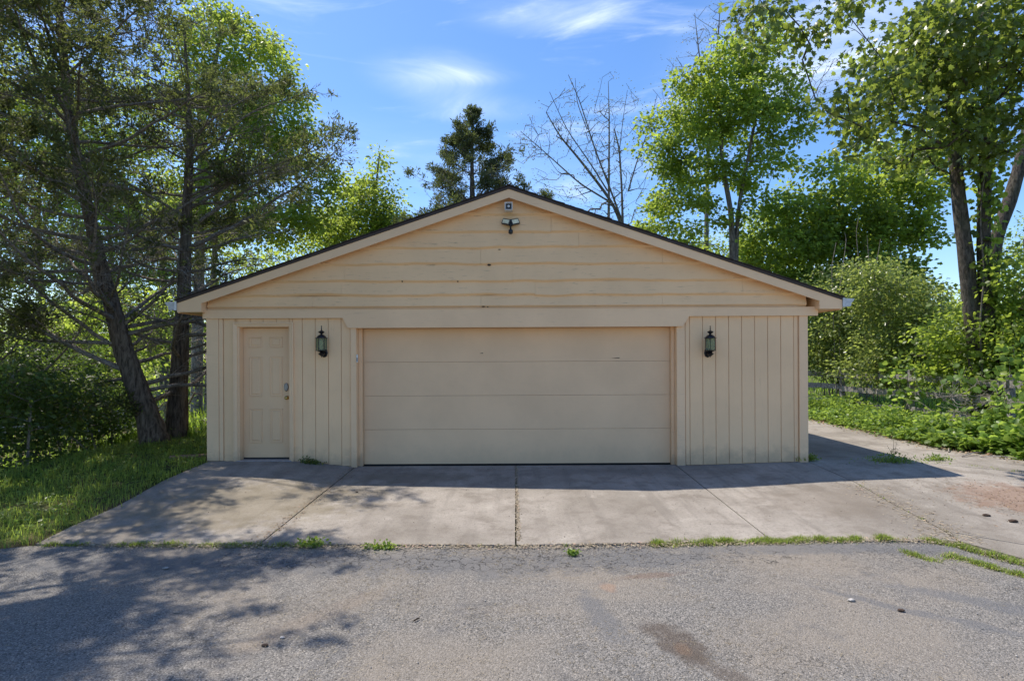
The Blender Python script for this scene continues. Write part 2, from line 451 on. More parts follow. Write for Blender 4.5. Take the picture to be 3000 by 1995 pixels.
def asphalt_mat():
    m, t, b, o = new_mat('worn asphalt')
    big = noise(t, pos(t), 0.6, 6, 0.6, 0.4)
    med = noise(t, pos(t), 3.2, 6, 0.62)
    agg = N(t, 'ShaderNodeTexVoronoi', feature='F1', inp={'Scale': 120.0, 'Randomness': 1.0}); t.links.new(pos(t), agg.inputs['Vector'])
    agg2 = N(t, 'ShaderNodeTexVoronoi', feature='F1', inp={'Scale': 80.0, 'Randomness': 1.0}); t.links.new(pos(t), agg2.inputs['Vector'])
    sep = N(t, 'ShaderNodeSeparateColor'); t.links.new(agg.outputs['Color'], sep.inputs[0])
    c = mixc(t, sep.outputs[0], (0.092, 0.087, 0.080), (0.250, 0.232, 0.212))
    c = mixc(t, mrange(t, sep.outputs[1], 0.86, 0.96), c, (0.34, 0.31, 0.275))
    c = mixc(t, mrange(t, sep.outputs[2], 0.90, 0.97), c, (0.05, 0.05, 0.052))
    # dusty tan and bluish tar zones
    c = mixc(t, mrange(t, big, 0.40, 0.66, 0, 0.62), c, (0.26, 0.22, 0.175))
    c = mixc(t, mrange(t, med, 0.56, 0.74, 0, 0.55), c, (0.10, 0.10, 0.105))
    seal = None
    for a in ((-0.9, 5.05, 2.3, 0.33, -0.02), (0.9, 5.15, 1.3, 0.28, 0.05), (2.9, 5.35, 2.2, 0.16, 0), (-3.4, 5.1, 1.4, 0.25, 0), (2.75, 4.15, 0.55, 0.07, -0.75), (3.1, 3.9, 0.35, 0.06, -0.7), (3.55, 4.15, 0.75, 0.12, -0.6), (0.62, 4.0, 0.12, 0.5, 0.2)):
        v = blob(t, *a); seal = v if seal is None else math2(t, 'MAXIMUM', seal, v)
    c = mixc(t, math2(t, 'MULTIPLY', seal, 0.62), c, (0.125, 0.125, 0.130))
    for a, col, k in (((1.06, 3.62, 0.14, 0.30, 0.35), (0.075, 0.055, 0.042), 0.7), ((1.22, 3.28, 0.10, 0.32, 0.45), (0.09, 0.07, 0.055), 0.6), ((1.06, 3.56, 0.05, 0.08, 0), (0.20, 0.12, 0.07), 0.3), ((0.75, 4.5, 0.07, 0.10, 0), (0.32, 0.19, 0.12), 0.4), ((1.15, 4.75, 0.35, 0.07, 0.2), (0.15, 0.095, 0.07), 0.5), ((-1.4, 4.0, 0.7, 0.12, 0.9), (0.20, 0.15, 0.11), 0.25)):
        c = mixc(t, math2(t, 'MULTIPLY', blob(t, *a), k), c, col)
    # alligator cracking, strongest along the seam
    wv = N(t, 'ShaderNodeVectorMath', operation='ADD')
    nn = N(t, 'ShaderNodeTexNoise', inp={'Scale': 9.0, 'Detail': 4.0}); t.links.new(pos(t), nn.inputs['Vector'])
    scn = N(t, 'ShaderNodeVectorMath', operation='SCALE'); scn.inputs['Scale'].default_value = 0.26; t.links.new(nn.outputs['Color'], scn.inputs[0])
    t.links.new(pos(t), wv.inputs[0]); t.links.new(scn.outputs[0], wv.inputs[1])
    cr = N(t, 'ShaderNodeTexVoronoi', feature='DISTANCE_TO_EDGE', inp={'Scale': 7.5}); t.links.new(wv.outputs[0], cr.inputs['Vector'])
    zone = math2(t, 'MAXIMUM', blob(t, -0.3, 5.15, 3.2, 0.34, 0.0), math2(t, 'MULTIPLY', mrange(t, noise(t, pos(t), 0.9, 3), 0.52, 0.66), 0.55))
    crack = math2(t, 'MULTIPLY', mrange(t, cr.outputs['Distance'], 0.004, 0.028, 1.0, 0.0), zone)
    c = mixc(t, math2(t, 'MULTIPLY', crack, 0.85), c, (0.028, 0.024, 0.02))
    t.links.new(c, b.inputs['Base Color']); setp(b, rough=0.85, spec=0.3)
    h = math2(t, 'ADD', math2(t, 'MULTIPLY', agg.outputs['Distance'], -1.0), math2(t, 'MULTIPLY', agg2.outputs['Distance'], -0.8))
    h = math2(t, 'ADD', h, math2(t, 'MULTIPLY', crack, -2.0))
    bump(t, b, h, 0.75, 0.007); return m
M_asph = asphalt_mat()

# ------------------------------------------------------------------ ground
LEFT_EDGE = [G(100, 1590, -0.09), G(215, 1530, -0.05), G(340, 1474, 0.0), G(480, 1405, 0.05), G(600, 1356, 0.1)]
RIGHT_EDGE = [(9.6, 4.0), (8.7, 7.0), (8.15, 9.0), (7.62, 10.1), (7.75, 11.3), (7.85, 15.1), (8.0, 20.0)]
def left_x(y):
    ys = [p[1] for p in LEFT_EDGE]; xs = [p[0] for p in LEFT_EDGE]
    return np.interp(y, ys, xs)
def right_x(y):
    return np.interp(y, [p[1] for p in RIGHT_EDGE], [p[0] for p in RIGHT_EDGE])
def paved(x, y):
    asph = (y < seam_y(x)) & (x > -12) & (x < 12) & (y > -8)
    ap = (y >= seam_y(x)-0.1) & (y < 9.3) & (x > left_x(y)) & (x < right_x(y))
    dr = (y >= 9.0) & (y < 20) & (x > -4.7) & (x < right_x(y))
    return asph | ap | dr
def build_ground():
    xs = np.unique(np.concatenate([np.linspace(-200, -14, 26), np.arange(-14, 14.01, 0.25), np.linspace(14, 200, 26)]))
    ys = np.unique(np.concatenate([np.linspace(-40, -2, 10), np.arange(-2, 20.01, 0.25), np.linspace(20, 60, 30), np.linspace(60, 700, 30)]))
    X, Y = np.meshgrid(xs, ys)
    Z = zt(X, Y)
    Z = Z-np.where(paved(X, Y), 0.045, 0.0)
    Z = Z-0.12*((Y > 9.3) & (Y < 16.2) & (X > -4.4) & (X < 4.3))
    nx, ny = len(xs), len(ys)
    V = np.stack([X.ravel(), Y.ravel(), Z.ravel()], 1)
    i = np.arange((nx-1)*(ny-1)); r = i//(nx-1); c = i % (nx-1); a = r*nx+c
    Fc = np.stack([a, a+1, a+nx+1, a+nx], 1)
    o = np_obj('ground', V, Fc, M_soil, smooth_=True); tag(o, 'soil ground running back under the trees', kind='structure')
    # asphalt sheet with its ragged rear edge
    xs = np.arange(-12, 12.01, 0.12); m = 70
    t = np.linspace(0, 1, m)**0.6
    top = seam_y(xs)-0.012+0.012*np.sin(xs*7.3)+0.010*np.sin(xs*17.1+1)
    X = np.repeat(xs[None], m, 0); Y = -8+(top[None]+8)*t[:, None]
    Z = zt(X, Y)-0.012+0.006*np.sin(X*1.7)*np.sin(Y*2.1)
    nx = len(xs)
    V = np.stack([X.ravel(), Y.ravel(), Z.ravel()], 1)
    i = np.arange((nx-1)*(m-1)); r = i//(nx-1); c = i % (nx-1); a = r*nx+c
    Fc = np.stack([a, a+1, a+nx+1, a+nx], 1)
    o = np_obj('asphalt_driveway', V, Fc, M_asph, smooth_=True); tag(o, 'cracked grey asphalt driveway in front of the concrete apron', kind='structure')
build_ground()
apron = thing('concrete_apron', None, None, (0, 7.2, -0.05)); apron['kind'] = 'structure'; apron['label'] = 'worn concrete apron and side drive of separate slabs'
def slab(pts, gap=0.008, step=0.4):
    c = Vector((sum(p[0] for p in pts)/len(pts), sum(p[1] for p in pts)/len(pts), 0))
    # inset every edge by gap
    n = len(pts); area = sum(pts[i][0]*pts[(i+1) % n][1]-pts[(i+1) % n][0]*pts[i][1] for i in range(n))
    if area < 0: pts = pts[::-1]
    ins = []
    for i in range(n):
        p0, p1, p2 = Vector(pts[i-1]), Vector(pts[i]), Vector(pts[(i+1) % n])
        a = (p1-p0).normalized(); b = (p2-p1).normalized()
        na = Vector((-a.y, a.x)); nb = Vector((-b.y, b.x)); m_ = (na+nb)
        m_ = m_/max(0.4, m_.length_squared/2) if m_.length > 0.1 else na
        ins.append(p1+m_*gap)
    bm = bmesh.new()
    bm.faces.new([bm.verts.new((p.x, p.y, 0)) for p in ins])
    x0, x1 = min(p.x for p in ins), max(p.x for p in ins); y0, y1 = min(p.y for p in ins), max(p.y for p in ins)
    k = math.ceil(x0/step)*step
    while k < x1:
        bmesh.ops.bisect_plane(bm, geom=bm.verts[:]+bm.edges[:]+bm.faces[:], plane_co=(k, 0, 0), plane_no=(1, 0, 0)); k += step
    k = math.ceil(y0/step)*step
    while k < y1:
        bmesh.ops.bisect_plane(bm, geom=bm.verts[:]+bm.edges[:]+bm.faces[:], plane_co=(0, k, 0), plane_no=(0, 1, 0)); k += step
    for v in bm.verts: v.co.z = float(zt(v.co.x, v.co.y))
    r = bmesh.ops.extrude_face_region(bm, geom=bm.faces[:])
    down = [e for e in r['geom'] if isinstance(e, bmesh.types.BMVert)]
    for v in down: v.co.z -= 0.10
    return bm_obj('concrete_slab', bm, M_conc, apron)
b1 = (-2.46, 8.96); bc = (0.055, 8.96); b3 = (2.56, 8.96); b4 = (4.62, 8.96)
f0 = LEFT_EDGE[0]; f1 = G(760, 1592, -0.10); f2 = G(1511, 1595, -0.10); f3 = G(2260, 1582, -0.10); f4 = G(2810, 1583, -0.10)
cv = [G(2505, 1413, -0.01), G(2613, 1473, -0.05), G(2766, 1550, -0.08)]
slab([f0, LEFT_EDGE[1], LEFT_EDGE[2], LEFT_EDGE[3], LEFT_EDGE[4], (-4.75, 8.96), b1, f1])
slab([b1, bc, f2, f1]); slab([bc, b3, f3, f2])
slab([b3, b4]+cv+[f4, f3])
j0 = (4.62, 9.25); j1 = G(2640, 1352, 0.04); j2 = G(3000, 1378, 0.04); j3 = (8.3, 8.4)
slab([b4, j0, j1, j2, j3, (8.75, 7.0), (7.3, 5.4), G(3000, 1590, -0.09), cv[2], cv[1], cv[0]])
slab([cv[2], G(3000, 1590, -0.09), (7.3, 5.4), (8.75, 7.0), (9.6, 4.0), (6.5, 4.18), (5.6, 4.42), (4.55, 5.0), f4])
slab([j0, (4.62, 13.2), (7.8, 13.2), (7.75, 11.3), (7.62, 10.1), (8.15, 9.0), j3, j2, j1])
slab([(4.62, 13.2), (4.62, 18.5), (7.95, 18.5), (7.8, 13.2)])

# ------------------------------------------------------------------ garage
YW, YR = 8.90, 8.72
XL, XR = -4.762, 4.612
PITCH = 0.338; XC = -0.035
def zfb(x): return 4.148-PITCH*abs(x-XC)       # underside line of the rake board
garage = thing('garage', 'beige wooden two-car garage with a low gable roof', 'garage', (-0.075, YW, 0.0))
BK = 16.2
# walls behind the boards
bm = bmesh.new()
bm_box(bm, XL+0.01, -4.29, YW+0.014, YW+0.12, -0.05, 2.5)
bm_box(bm, -3.46, -2.46, YW+0.014, YW+0.12, -0.05, 2.5)
bm_box(bm, -4.29, -3.485, YW+0.014, YW+0.12, 2.21, 2.5)
bm_box(bm, 2.60, XR-0.01, YW+0.014, YW+0.12, -0.05, 2.5)
bm_box(bm, XL+0.01, XL+0.13, YW+0.12, BK, -0.05, 2.5)
bm_box(bm, XR-0.13, XR-0.01, YW+0.12, BK, -0.05, 2.5)
bm_box(bm, XL+0.13, XR-0.13, BK-0.12, BK, -0.05, 2.5)
bm_obj('wall', bm, M_siding, garage)
prism('gable_wall', [(XL, 2.5), (XR, 2.5), (XR, zfb(XR)+0.08), (XC, zfb(XC)+0.10), (XL, zfb(XL)+0.08)], YW+0.016, YW+0.12, M_siding, garage)
prism('gable_wall', [(XL, 2.5), (XR, 2.5), (XR, zfb(XR)+0.08), (XC, zfb(XC)+0.10), (XL, zfb(XL)+0.08)], BK-0.12, BK-0.004, M_siding, garage)
# grooved vertical boards
def sboard(x0, x1, z0, z1):
    box('siding_board', x0+0.0035, x1-0.0035, YW-0.003+random.uniform(-.0012, .0012), YW+0.012, z0, z1, M_siding, garage, bevel=0.003)
k = 0; x = -4.512
edges = [-4.512]+[-4.498+0.2032*i for i in range(1, 10)]+[-2.52]
for a, b in zip(edges, edges[1:]):
    if b-a < 0.03: continue
    lo = 0.02 if b < -3.3 else 0.02-0.08*float(smooth(-3.3, -2.5, (a+b)/2))
    if a > -4.32 and b < -3.40: sboard(a, b, 2.24, 2.33)
    elif a < -4.3 < b: sboard(a, min(b, -4.33), 0.085, 2.33)
    elif a < -3.45 < b: sboard(-3.43, b, 0.085, 2.33); sboard(a, -3.43, 2.24, 2.33)
    else: sboard(a, b, float(zt((a+b)/2, 8.88))+0.006, 2.33)
edges = [2.71]+[2.779+0.2036*i for i in range(0, 9)]+[4.475]
for a, b in zip(edges, edges[1:]):
    if b-a < 0.02: continue
    sboard(a, b, float(zt((a+b)/2, 8.88))+0.006, 2.33)
# side walls (seen only from beside)
for i in range(35):
    y0 = YW+0.03+0.2032*i
    for xx, d in ((XL, -1), (XR, 1)):
        box('siding_board', min(xx, xx-0.010*d), max(xx, xx-0.010*d), y0+0.003, y0+0.1995, 0.06, 2.45, M_siding, garage, bevel=0)
# corner boards and posts
box('corner_board', XL-0.004, -4.58, YW-0.028, YW+0.012, float(zt(-4.7, 8.9))+0.004, 2.33, M_trim, garage)
box('corner_board', -4.577, -4.515, YW-0.018, YW+0.012, float(zt(-4.6, 8.9))+0.004, 2.33, M_trim, garage)
box('corner_board', 4.482, XR+0.004, YW-0.028, YW+0.012, 0.03, 2.33, M_trim, garage)
box('door_post', -2.518, -2.43, YW-0.026, YW+0.26, -0.02, 2.33, M_trim, garage)
box('door_post', 2.575, 2.705, YW-0.006, YW+0.26, -0.04, 2.33, M_trim, garage)
box('door_stop', -2.428, -2.375, YW+0.10, YW+0.19, -0.01, 2.19, M_trim, garage)
box('door_stop', 2.525, 2.573, YW+0.12, YW+0.20, -0.02, 2.19, M_trim, garage)
# long band and the deeper header with chamfered ends
prism('header_board', [(XL-0.048, 2.325), (-2.632, 2.325), (-2.555, 2.169), (2.66, 2.169), (2.762, 2.325), (XR+0.15, 2.325), (XR+0.15, 2.462), (XL-0.048, 2.462)], YW-0.052, YW-0.008, M_trim, garage, bevel=0.004)
box('header_soffit', -2.43, 2.573, YW-0.006, YW+0.26, 2.172, 2.20, M_trim, garage, bevel=0)
# thin drip moulding over the band
box('drip_moulding', XL-0.04, 4.44, YW-0.062, YW-0.006, 2.465, 2.474, M_trim, garage, bevel=0)
# wavy-edged lap boards of the gable
def wave(x, s):
    return 0.024*mnoise.noise((x*0.9, s*7.1, 0))+0.016*mnoise.noise((x*2.6, s*3.3, 5))+0.004*mnoise.noise((x*9.0, s*3.3, 2))+0.045*max(0, mnoise.noise((x*0.8+s, s*2.7, 9))-0.22)
def lap_board(x0, x1, zb, ztop, s):
    xs = np.linspace(x0+0.0013, x1-0.0013, max(4, int((x1-x0)/0.09))) 
    V = []; 
    for x in xs:
        w = wave(x, s) if s > 0 else 0.0
        cap = zfb(x)+0.075
        top = min(ztop+0.012, cap); z0 = min(zb+w, top-0.003)
        h = min(0.034+0.006*mnoise.noise((x*1.5, s, 3)), (top-z0)*0.5)
        d = 0.002*mnoise.noise((x*0.7, s*1.7, 1))
        V += [(x, YW+0.012, z0+0.001), (x, YW-0.012, z0), (x, YW-0.044+d, z0+h), (x, YW-0.011, top), (x, YW+0.012, top)]
    n = len(xs); Fc = []
    for i in range(n-1):
        for k in range(5):
            a = i*5+k; b = i*5+(k+1) % 5
            Fc.append((a, b, b+5, a+5))
    V = np.array(V); me_o = None
    bm = bmesh.new(); vs = [bm.verts.new(v) for v in V]
    for f in Fc: bm.faces.new([vs[i] for i in f])
    bm.faces.new(vs[:5][::-1]); bm.faces.new(vs[-5:])
    bm_obj('lap_board', bm, M_lap, garage)
rows = [2.474, 2.652, 2.876, 3.142, 3.398, 3.638, 3.912, 4.21]
cuts = [[-0.5, ], [0.37], [0.01], [-0.92, 1.9], [-2.1, 1.05], [0.62], []]
cuts[0] = [-3.1, -0.48, 2.35]; cuts[1] = [-2.65, 0.365, 3.6]; cuts[2] = [-0.7+0.71, -3.1+0.5]; cuts[3] = [-0.48, 2.35]
for i in range(7):
    zb, zt_ = rows[i], rows[i+1]
    half = (4.148+0.07-zb)/PITCH
    xa, xb = max(XL+0.02, XC-half), min(XR-0.02, XC+half)
    cs = [xa]+sorted(c for c in cuts[i] if xa+0.4 < c < xb-0.4)+[xb]
    for a, b in zip(cs, cs[1:]): lap_board(a, b, zb, zt_, 0 if i == 0 else i+0.37*(a > 0))
for px, py, w, h in ((1433, 776, 0.030, 0.016), (1416, 898, 0.026, 0.010), (1429, 899, 0.010, 0.008), (1178, 824, 0.010, 0.018), (1341, 824, 0.010, 0.018), (1463, 731, 0.02, 0.006)):
    p = P(px, py, YW-0.044)
    bm = bmesh.new(); bmesh.ops.create_icosphere(bm, subdivisions=2, radius=1.0)
    for v in bm.verts: v.co = Vector((v.co.x*w, v.co.y*0.004, v.co.z*h))*(1+0.3*mnoise.noise(v.co*2+Vector((px, 0, 0))))
    bmesh.ops.translate(bm, verts=bm.verts, vec=(p.x, YW-0.036, p.z))
    bm_obj('knot_hole', bm, M_cone, garage)
# rake boards, returns
for sgn, xe, xi in ((-1, -5.133, -4.76), (1, 5.068, 4.717)):
    za, zb = 4.148, 4.278
    pts = [(XC, 4.148), (XC, 4.278), (xe, 4.278-PITCH*abs(xe-XC)+0.0), (xe, 2.419), (xi, 2.419), (xi, zfb(xi))]
    prism('rake_board', pts, YR, YR+0.024, M_trim, garage, bevel=0.003)
    # return block between the rake and the wall
    prism('return_box', [(xi+sgn*0.002, 2.421), (xe-sgn*0.02, 2.421), (xe-sgn*0.02, 2.50), (xi+sgn*0.002, zfb(xi)+0.09)], YR+0.026, YW+0.35, M_trim, garage)
    # soffit along the side eave and its fascia
    a, b = sorted((xe-sgn*0.022, (XL if sgn < 0 else XR)+sgn*0.012))
    box('soffit', a, b, YW+0.352, BK+0.2, 2.42, 2.432, M_trim, garage, bevel=0)
    a, b = sorted((xe, xe-sgn*0.02))
    box('fascia', a, b, YR+0.026, BK+0.2, 2.405, 2.545, M_trim, garage, bevel=0)
    # underside of the gable overhang
    prism('soffit', [(XC, 4.225), (XC, 4.235), (xi, zfb(xi)+0.087), (xi, zfb(xi)+0.077)], YR+0.026, YW-0.002, M_trim, garage)
    # roof deck
    prism('roof_deck', [(XC, 4.283), (XC, 4.318), (xe, 4.318-PITCH*abs(xe-XC)), (xe, 4.283-PITCH*abs(xe-XC))], YR-0.016, BK+0.2, M_drip, garage)
    # shingle courses, each tilted a little over the one below
    L = abs(xe-XC)/math.cos(math.atan(PITCH)); n = 36; 
    for i in range(n):
        u0 = abs(xe-XC)+0.03-i*(abs(xe-XC)+0.03)/n; u1 = max(0, u0-(abs(xe-XC)+0.03)/n-0.02)
        j = random.uniform(-0.004, 0.012)
        z0 = 4.320-PITCH*u0; z1 = 4.320-PITCH*u1
        jz = random.uniform(0, 0.004)
        prism('shingle_course', [(XC+sgn*u0, z0+0.004), (XC+sgn*u0, z0+0.017+jz), (XC+sgn*u1, z1+0.011), (XC+sgn*u1, z1+0.003)], YR-0.03-j, BK+0.22, M_shingle, garage)
prism('ridge_cap', [(XC-0.16, 4.338-0.16*PITCH), (XC, 4.343), (XC+0.16, 4.338-0.16*PITCH), (XC+0.16, 4.331-0.16*PITCH), (XC, 4.334), (XC-0.16, 4.331-0.16*PITCH)], YR-0.04, BK+0.22, M_shingle, garage)
# K-style gutters with end caps
for sgn, xe in ((-1, -5.135), (1, 5.07)):
    prof = [(0, 2.578), (0, 2.452), (0.115, 2.452), (0.128, 2.475), (0.128, 2.50), (0.165, 2.545), (0.175, 2.566), (0.175, 2.572), (0.160, 2.572), (0.152, 2.552), (0.116, 2.506), (0.116, 2.482), (0.106, 2.464), (0.010, 2.464), (0.010, 2.578)]
    prism('gutter', [(xe+sgn*x_, z_) for x_, z_ in prof], YR-0.01, BK+0.2, M_gutter, garage)
    cap = [(0, 2.578), (0, 2.452), (0.115, 2.452), (0.128, 2.475), (0.128, 2.50), (0.165, 2.545), (0.175, 2.566), (0.175, 2.572)]
    o = prism('gutter_end_cap', [(xe+sgn*x_, z_) for x_, z_ in cap], YR-0.014, YR-0.0105, M_gutter, garage)
    a, b = sorted((xe-sgn*0.004, xe+sgn*0.030))
    box('gutter_strap', a, b, YR-0.019, YR-0.0145, 2.445, 2.585, M_white if sgn < 0 else M_gutter, garage, bevel=0)
# overhead door: four sections
gd = thing('garage_door', None, None); del gd
gz = [0.003, 0.555, 1.093, 1.632, 2.17]
for a, b in zip(gz, gz[1:]):
    box('door_section', -2.376, 2.524, YW+0.20, YW+0.245, a+0.0013, b-0.0013, M_gdoor, garage, bevel=0.002)
box('door_seal', -2.372, 2.52, YW+0.205, YW+0.235, -0.016, 0.0025, M_rubber, garage, bevel=0)
# dents in the top section: dark slivers stand in for their shade
for px, py, w in ((1410, 1035, 0.03), (1803, 1049, 0.07)):
    p = P(px, py, YW+0.198)
    bm = bmesh.new()
    vs = [bm.verts.new((p.x-w, YW+0.1985, p.z-0.002)), bm.verts.new((p.x+w*0.9, YW+0.1985, p.z+0.009)), bm.verts.new((p.x+w, YW+0.1985, p.z+0.002)), bm.verts.new((p.x+w*0.7, YW+0.1985, p.z-0.004))]
    f = bm.faces.new(vs); r = bmesh.ops.extrude_face_region(bm, geom=[f])
    for e in r['geom']:
        if isinstance(e, bmesh.types.BMVert): e.co.y -= 0.003
    bm_obj('dent_shade', bm, M_drip, garage)
# entry door
door = box('entry_door', -4.262, -3.492, YW+0.125, YW+0.165, 0.135, 2.188, M_door, garage, bevel=0.002)
YD = YW+0.125
def dz(y): return P(778, 900+y/3.136, YD).z
def dxx(x): return P(580+x/3.136, 1150, YD).x
for (xa, xb) in ((474, 592), (661, 779)):
    for (ya, yb) in ((272, 372), (452, 820), (930, 1245)):
        x0, x1 = dxx(xa), dxx(xb); z1, z0 = dz(ya), dz(yb)
        bm = bmesh.new()
        def ring(i, y): return [bm.verts.new((x0+i, y, z0+i)), bm.verts.new((x1-i, y, z0+i)), bm.verts.new((x1-i, y, z1-i)), bm.verts.new((x0+i, y, z1-i))]
        rs = [ring(0, YD+0.002), ring(0.0, YD-0.006), ring(0.010, YD-0.011), ring(0.020, YD-0.001), ring(0.034, YD-0.001), ring(0.048, YD-0.010)]
        for a, b in zip(rs, rs[1:]):
            for i in range(4): bm.faces.new((a[i], a[(i+1) % 4], b[(i+1) % 4], b[i]))
        bm.faces.new(rs[-1]); bm.faces.new(rs[0][::-1])
        bm_obj('raised_panel', bm, M_door, door)
p = P(838.5, 1134, YD-0.01)
bm = bmesh.new(); bm_lathe(bm, [(0.0, 0), (0.036, 0), (0.036, 0.010), (0.030, 0.018), (0.0, 0.018)], (0, 0, 0), 16)
bmesh.ops.scale(bm, vec=(1, 1.85, 1), verts=bm.verts); bmesh.ops.rotate(bm, matrix=Matrix.Rotation(math.pi/2, 3, 'X'), verts=bm.verts)
bmesh.ops.translate(bm, vec=(p.x, YD-0.001, p.z), verts=bm.verts); bm_box(bm, p.x-0.012, p.x+0.014, YD-0.028, YD-0.018, p.z-0.035, p.z-0.012)
bm_obj('keypad_lock', bm, M_nickel, door)
p = P(840, 1165, YD-0.03)
bm = bmesh.new(); bm_lathe(bm, [(0.0, 0), (0.032, 0), (0.030, 0.008), (0.012, 0.012), (0.011, 0.03), (0.024, 0.038), (0.028, 0.052), (0.020, 0.064), (0.0, 0.066)], (0, 0, 0), 16)
bmesh.ops.rotate(bm, matrix=Matrix.Rotation(math.pi/2, 3, 'X'), verts=bm.verts); bmesh.ops.translate(bm, vec=(p.x, YD-0.0015, p.z), verts=bm.verts)
bm_obj('door_knob', bm, M_brass, door, smooth_=True)
# jamb, casing, threshold
box('door_jamb', -4.305, -4.264, YW-0.004, YW+0.17, 0.10, 2.23, M_trim, garage, bevel=0)
box('door_jamb', -3.490, -3.452, YW-0.004, YW+0.17, 0.10, 2.23, M_trim, garage, bevel=0)
box('door_jamb', -4.263, -3.491, YW-0.004, YW+0.17, 2.192, 2.23, M_trim, garage, bevel=0)
def casing(x0, x1, z0, z1, vert=True):
    bm = bmesh.new()
    if vert:
        w = x1-x0; s = 1 if x0 < -4 else -1; xo = x0 if s > 0 else x1
        pr = [(0, 0), (0, 0.032), (0.012, 0.036), (0.022, 0.028), (0.040, 0.022), (w, 0.016), (w, 0)]
        a = [bm.verts.new((xo+s*u, YW-0.004-d, z0)) for u, d in pr]; b = [bm.verts.new((xo+s*u, YW-0.004-d, z1-(u if True else 0))) for u, d in pr]
    else:
        h = z1-z0
        pr = [(0, 0), (0, 0.032), (0.012, 0.036), (0.022, 0.028), (0.040, 0.022), (h, 0.016), (h, 0)]
        a = [bm.verts.new((x0+u, YW-0.004-d, z1-u)) for u, d in pr]; b = [bm.verts.new((x1-u, YW-0.004-d, z1-u)) for u, d in pr]
    n = len(pr); bm.faces.new(a); bm.faces.new(b[::-1])
    for i in range(n): bm.faces.new((a[i], b[i], b[(i+1) % n], a[(i+1) % n]))
    bm_obj('door_casing', bm, M_trim, garage)
casing(-4.352, -4.290, 0.10, 2.262); casing(-3.472, -3.410, 0.10, 2.262); casing(-4.352, -3.410, 2.200, 2.262, False)
box('threshold', -4.31, -3.45, YW-0.03, YW+0.16, 0.072, 0.110, M_sill, garage, bevel=0.004)
box('door_seal', -4.262, -3.492, YW+0.12, YW+0.16, 0.110, 0.134, M_rubber, garage, bevel=0)

# devices on the gable
def lantern(px_plate, side, py_top, label):
    c = P(px_plate, 1034, YW-0.004)
    root = thing('wall_lantern', label, 'wall lantern', (c.x, YW-0.004, c.z), 'coach lanterns either side of the garage door')
    cx, cy = c.x, YW-0.004-0.125; z0 = c.z-0.052
    bm = bmesh.new()
    bm_lathe(bm, [(0.0, 0), (0.058, 0), (0.058, 0.012), (0.045, 0.026), (0.0, 0.028)], (0, 0, 0), 8)
    bmesh.ops.scale(bm, vec=(1, 1.25, 1), verts=bm.verts); bmesh.ops.rotate(bm, matrix=Matrix.Rotation(math.pi/2, 3, 'X'), verts=bm.verts); bmesh.ops.translate(bm, vec=(c.x, YW-0.0045, c.z), verts=bm.verts)
    bm_obj('backplate', bm, M_black, root)
    bm = bmesh.new(); bm_tube(bm, [(cx, YW-0.03, c.z-0.005), (cx, YW-0.075, c.z-0.028), (cx, cy, c.z-0.018), (cx, cy, c.z+0.03)], [0.018, 0.016, 0.02, 0.022], 10)
    bm_obj('arm', bm, M_black, root, smooth_=True)
    bm = bmesh.new()
    bm_lathe(bm, [(0.0, -0.045), (0.006, -0.043), (0.006, -0.03), (0.02, -0.022), (0.045, 0.0), (0.05, 0.012), (0.022, 0.026), (0.030, 0.036), (0.060, 0.048), (0.088, 0.056), (0.088, 0.064), (0.0, 0.066)], (cx, cy, z0+0.03), 16)
    bm_obj('base', bm, M_black, root)
    zb = z0+0.097; zt2 = zb+0.178
    n = 6
    for i in range(n):
        a0 = 2*math.pi*(i+0.25)/n; a1 = 2*math.pi*(i+1.25)/n
        r = 0.078
        p0 = (cx+r*math.cos(a0), cy+r*math.sin(a0)); p1 = (cx+r*math.cos(a1), cy+r*math.sin(a1))
        bm = bmesh.new(); bm.faces.new([bm.verts.new((p0[0], p0[1], zb)), bm.verts.new((p1[0], p1[1], zb)), bm.verts.new((p1[0], p1[1], zt2)), bm.verts.new((p0[0], p0[1], zt2))])
        r_ = bmesh.ops.extrude_face_region(bm, geom=bm.faces[:])
        for v in r_['geom']:
            if isinstance(v, bmesh.types.BMVert): v.co.x = cx+(v.co.x-cx)*0.96; v.co.y = cy+(v.co.y-cy)*0.96
        bm_obj('pane', bm, M_glass, root)
        bm = bmesh.new(); bm_tube(bm, [(p0[0], p0[1], zb-0.004), (p0[0], p0[1], zt2+0.004)], 0.0045, 6); bm_obj('rib', bm, M_black, root)
    bm = bmesh.new()
    bm_lathe(bm, [(0.0, 0), (0.092, 0.0), (0.092, 0.008), (0.076, 0.012), (0.062, 0.034), (0.040, 0.052), (0.018, 0.060), (0.014, 0.070), (0.028, 0.080), (0.045, 0.094), (0.046, 0.102), (0.030, 0.114), (0.010, 0.122), (0.006, 0.135), (0.010, 0.142), (0.007, 0.152), (0.006, 0.182), (0.010, 0.190), (0.0, 0.196)], (cx, cy, zt2), 16)
    bm_obj('cap', bm, M_black, root)
    bm = bmesh.new(); bm_lathe(bm, [(0.0, 0), (0.012, 0.0), (0.013, 0.05), (0.016, 0.07), (0.026, 0.095), (0.028, 0.115), (0.018, 0.140), (0.0, 0.148)], (cx-0.006, cy, zb), 12)
    bm_obj('bulb', bm, M_bulb, root, smooth_=True)
lantern(950, 1, 961, 'black coach lantern on the siding beside the narrow entry door')
lantern(2073, -1, 956, 'black coach lantern on the siding right of the wide garage door')

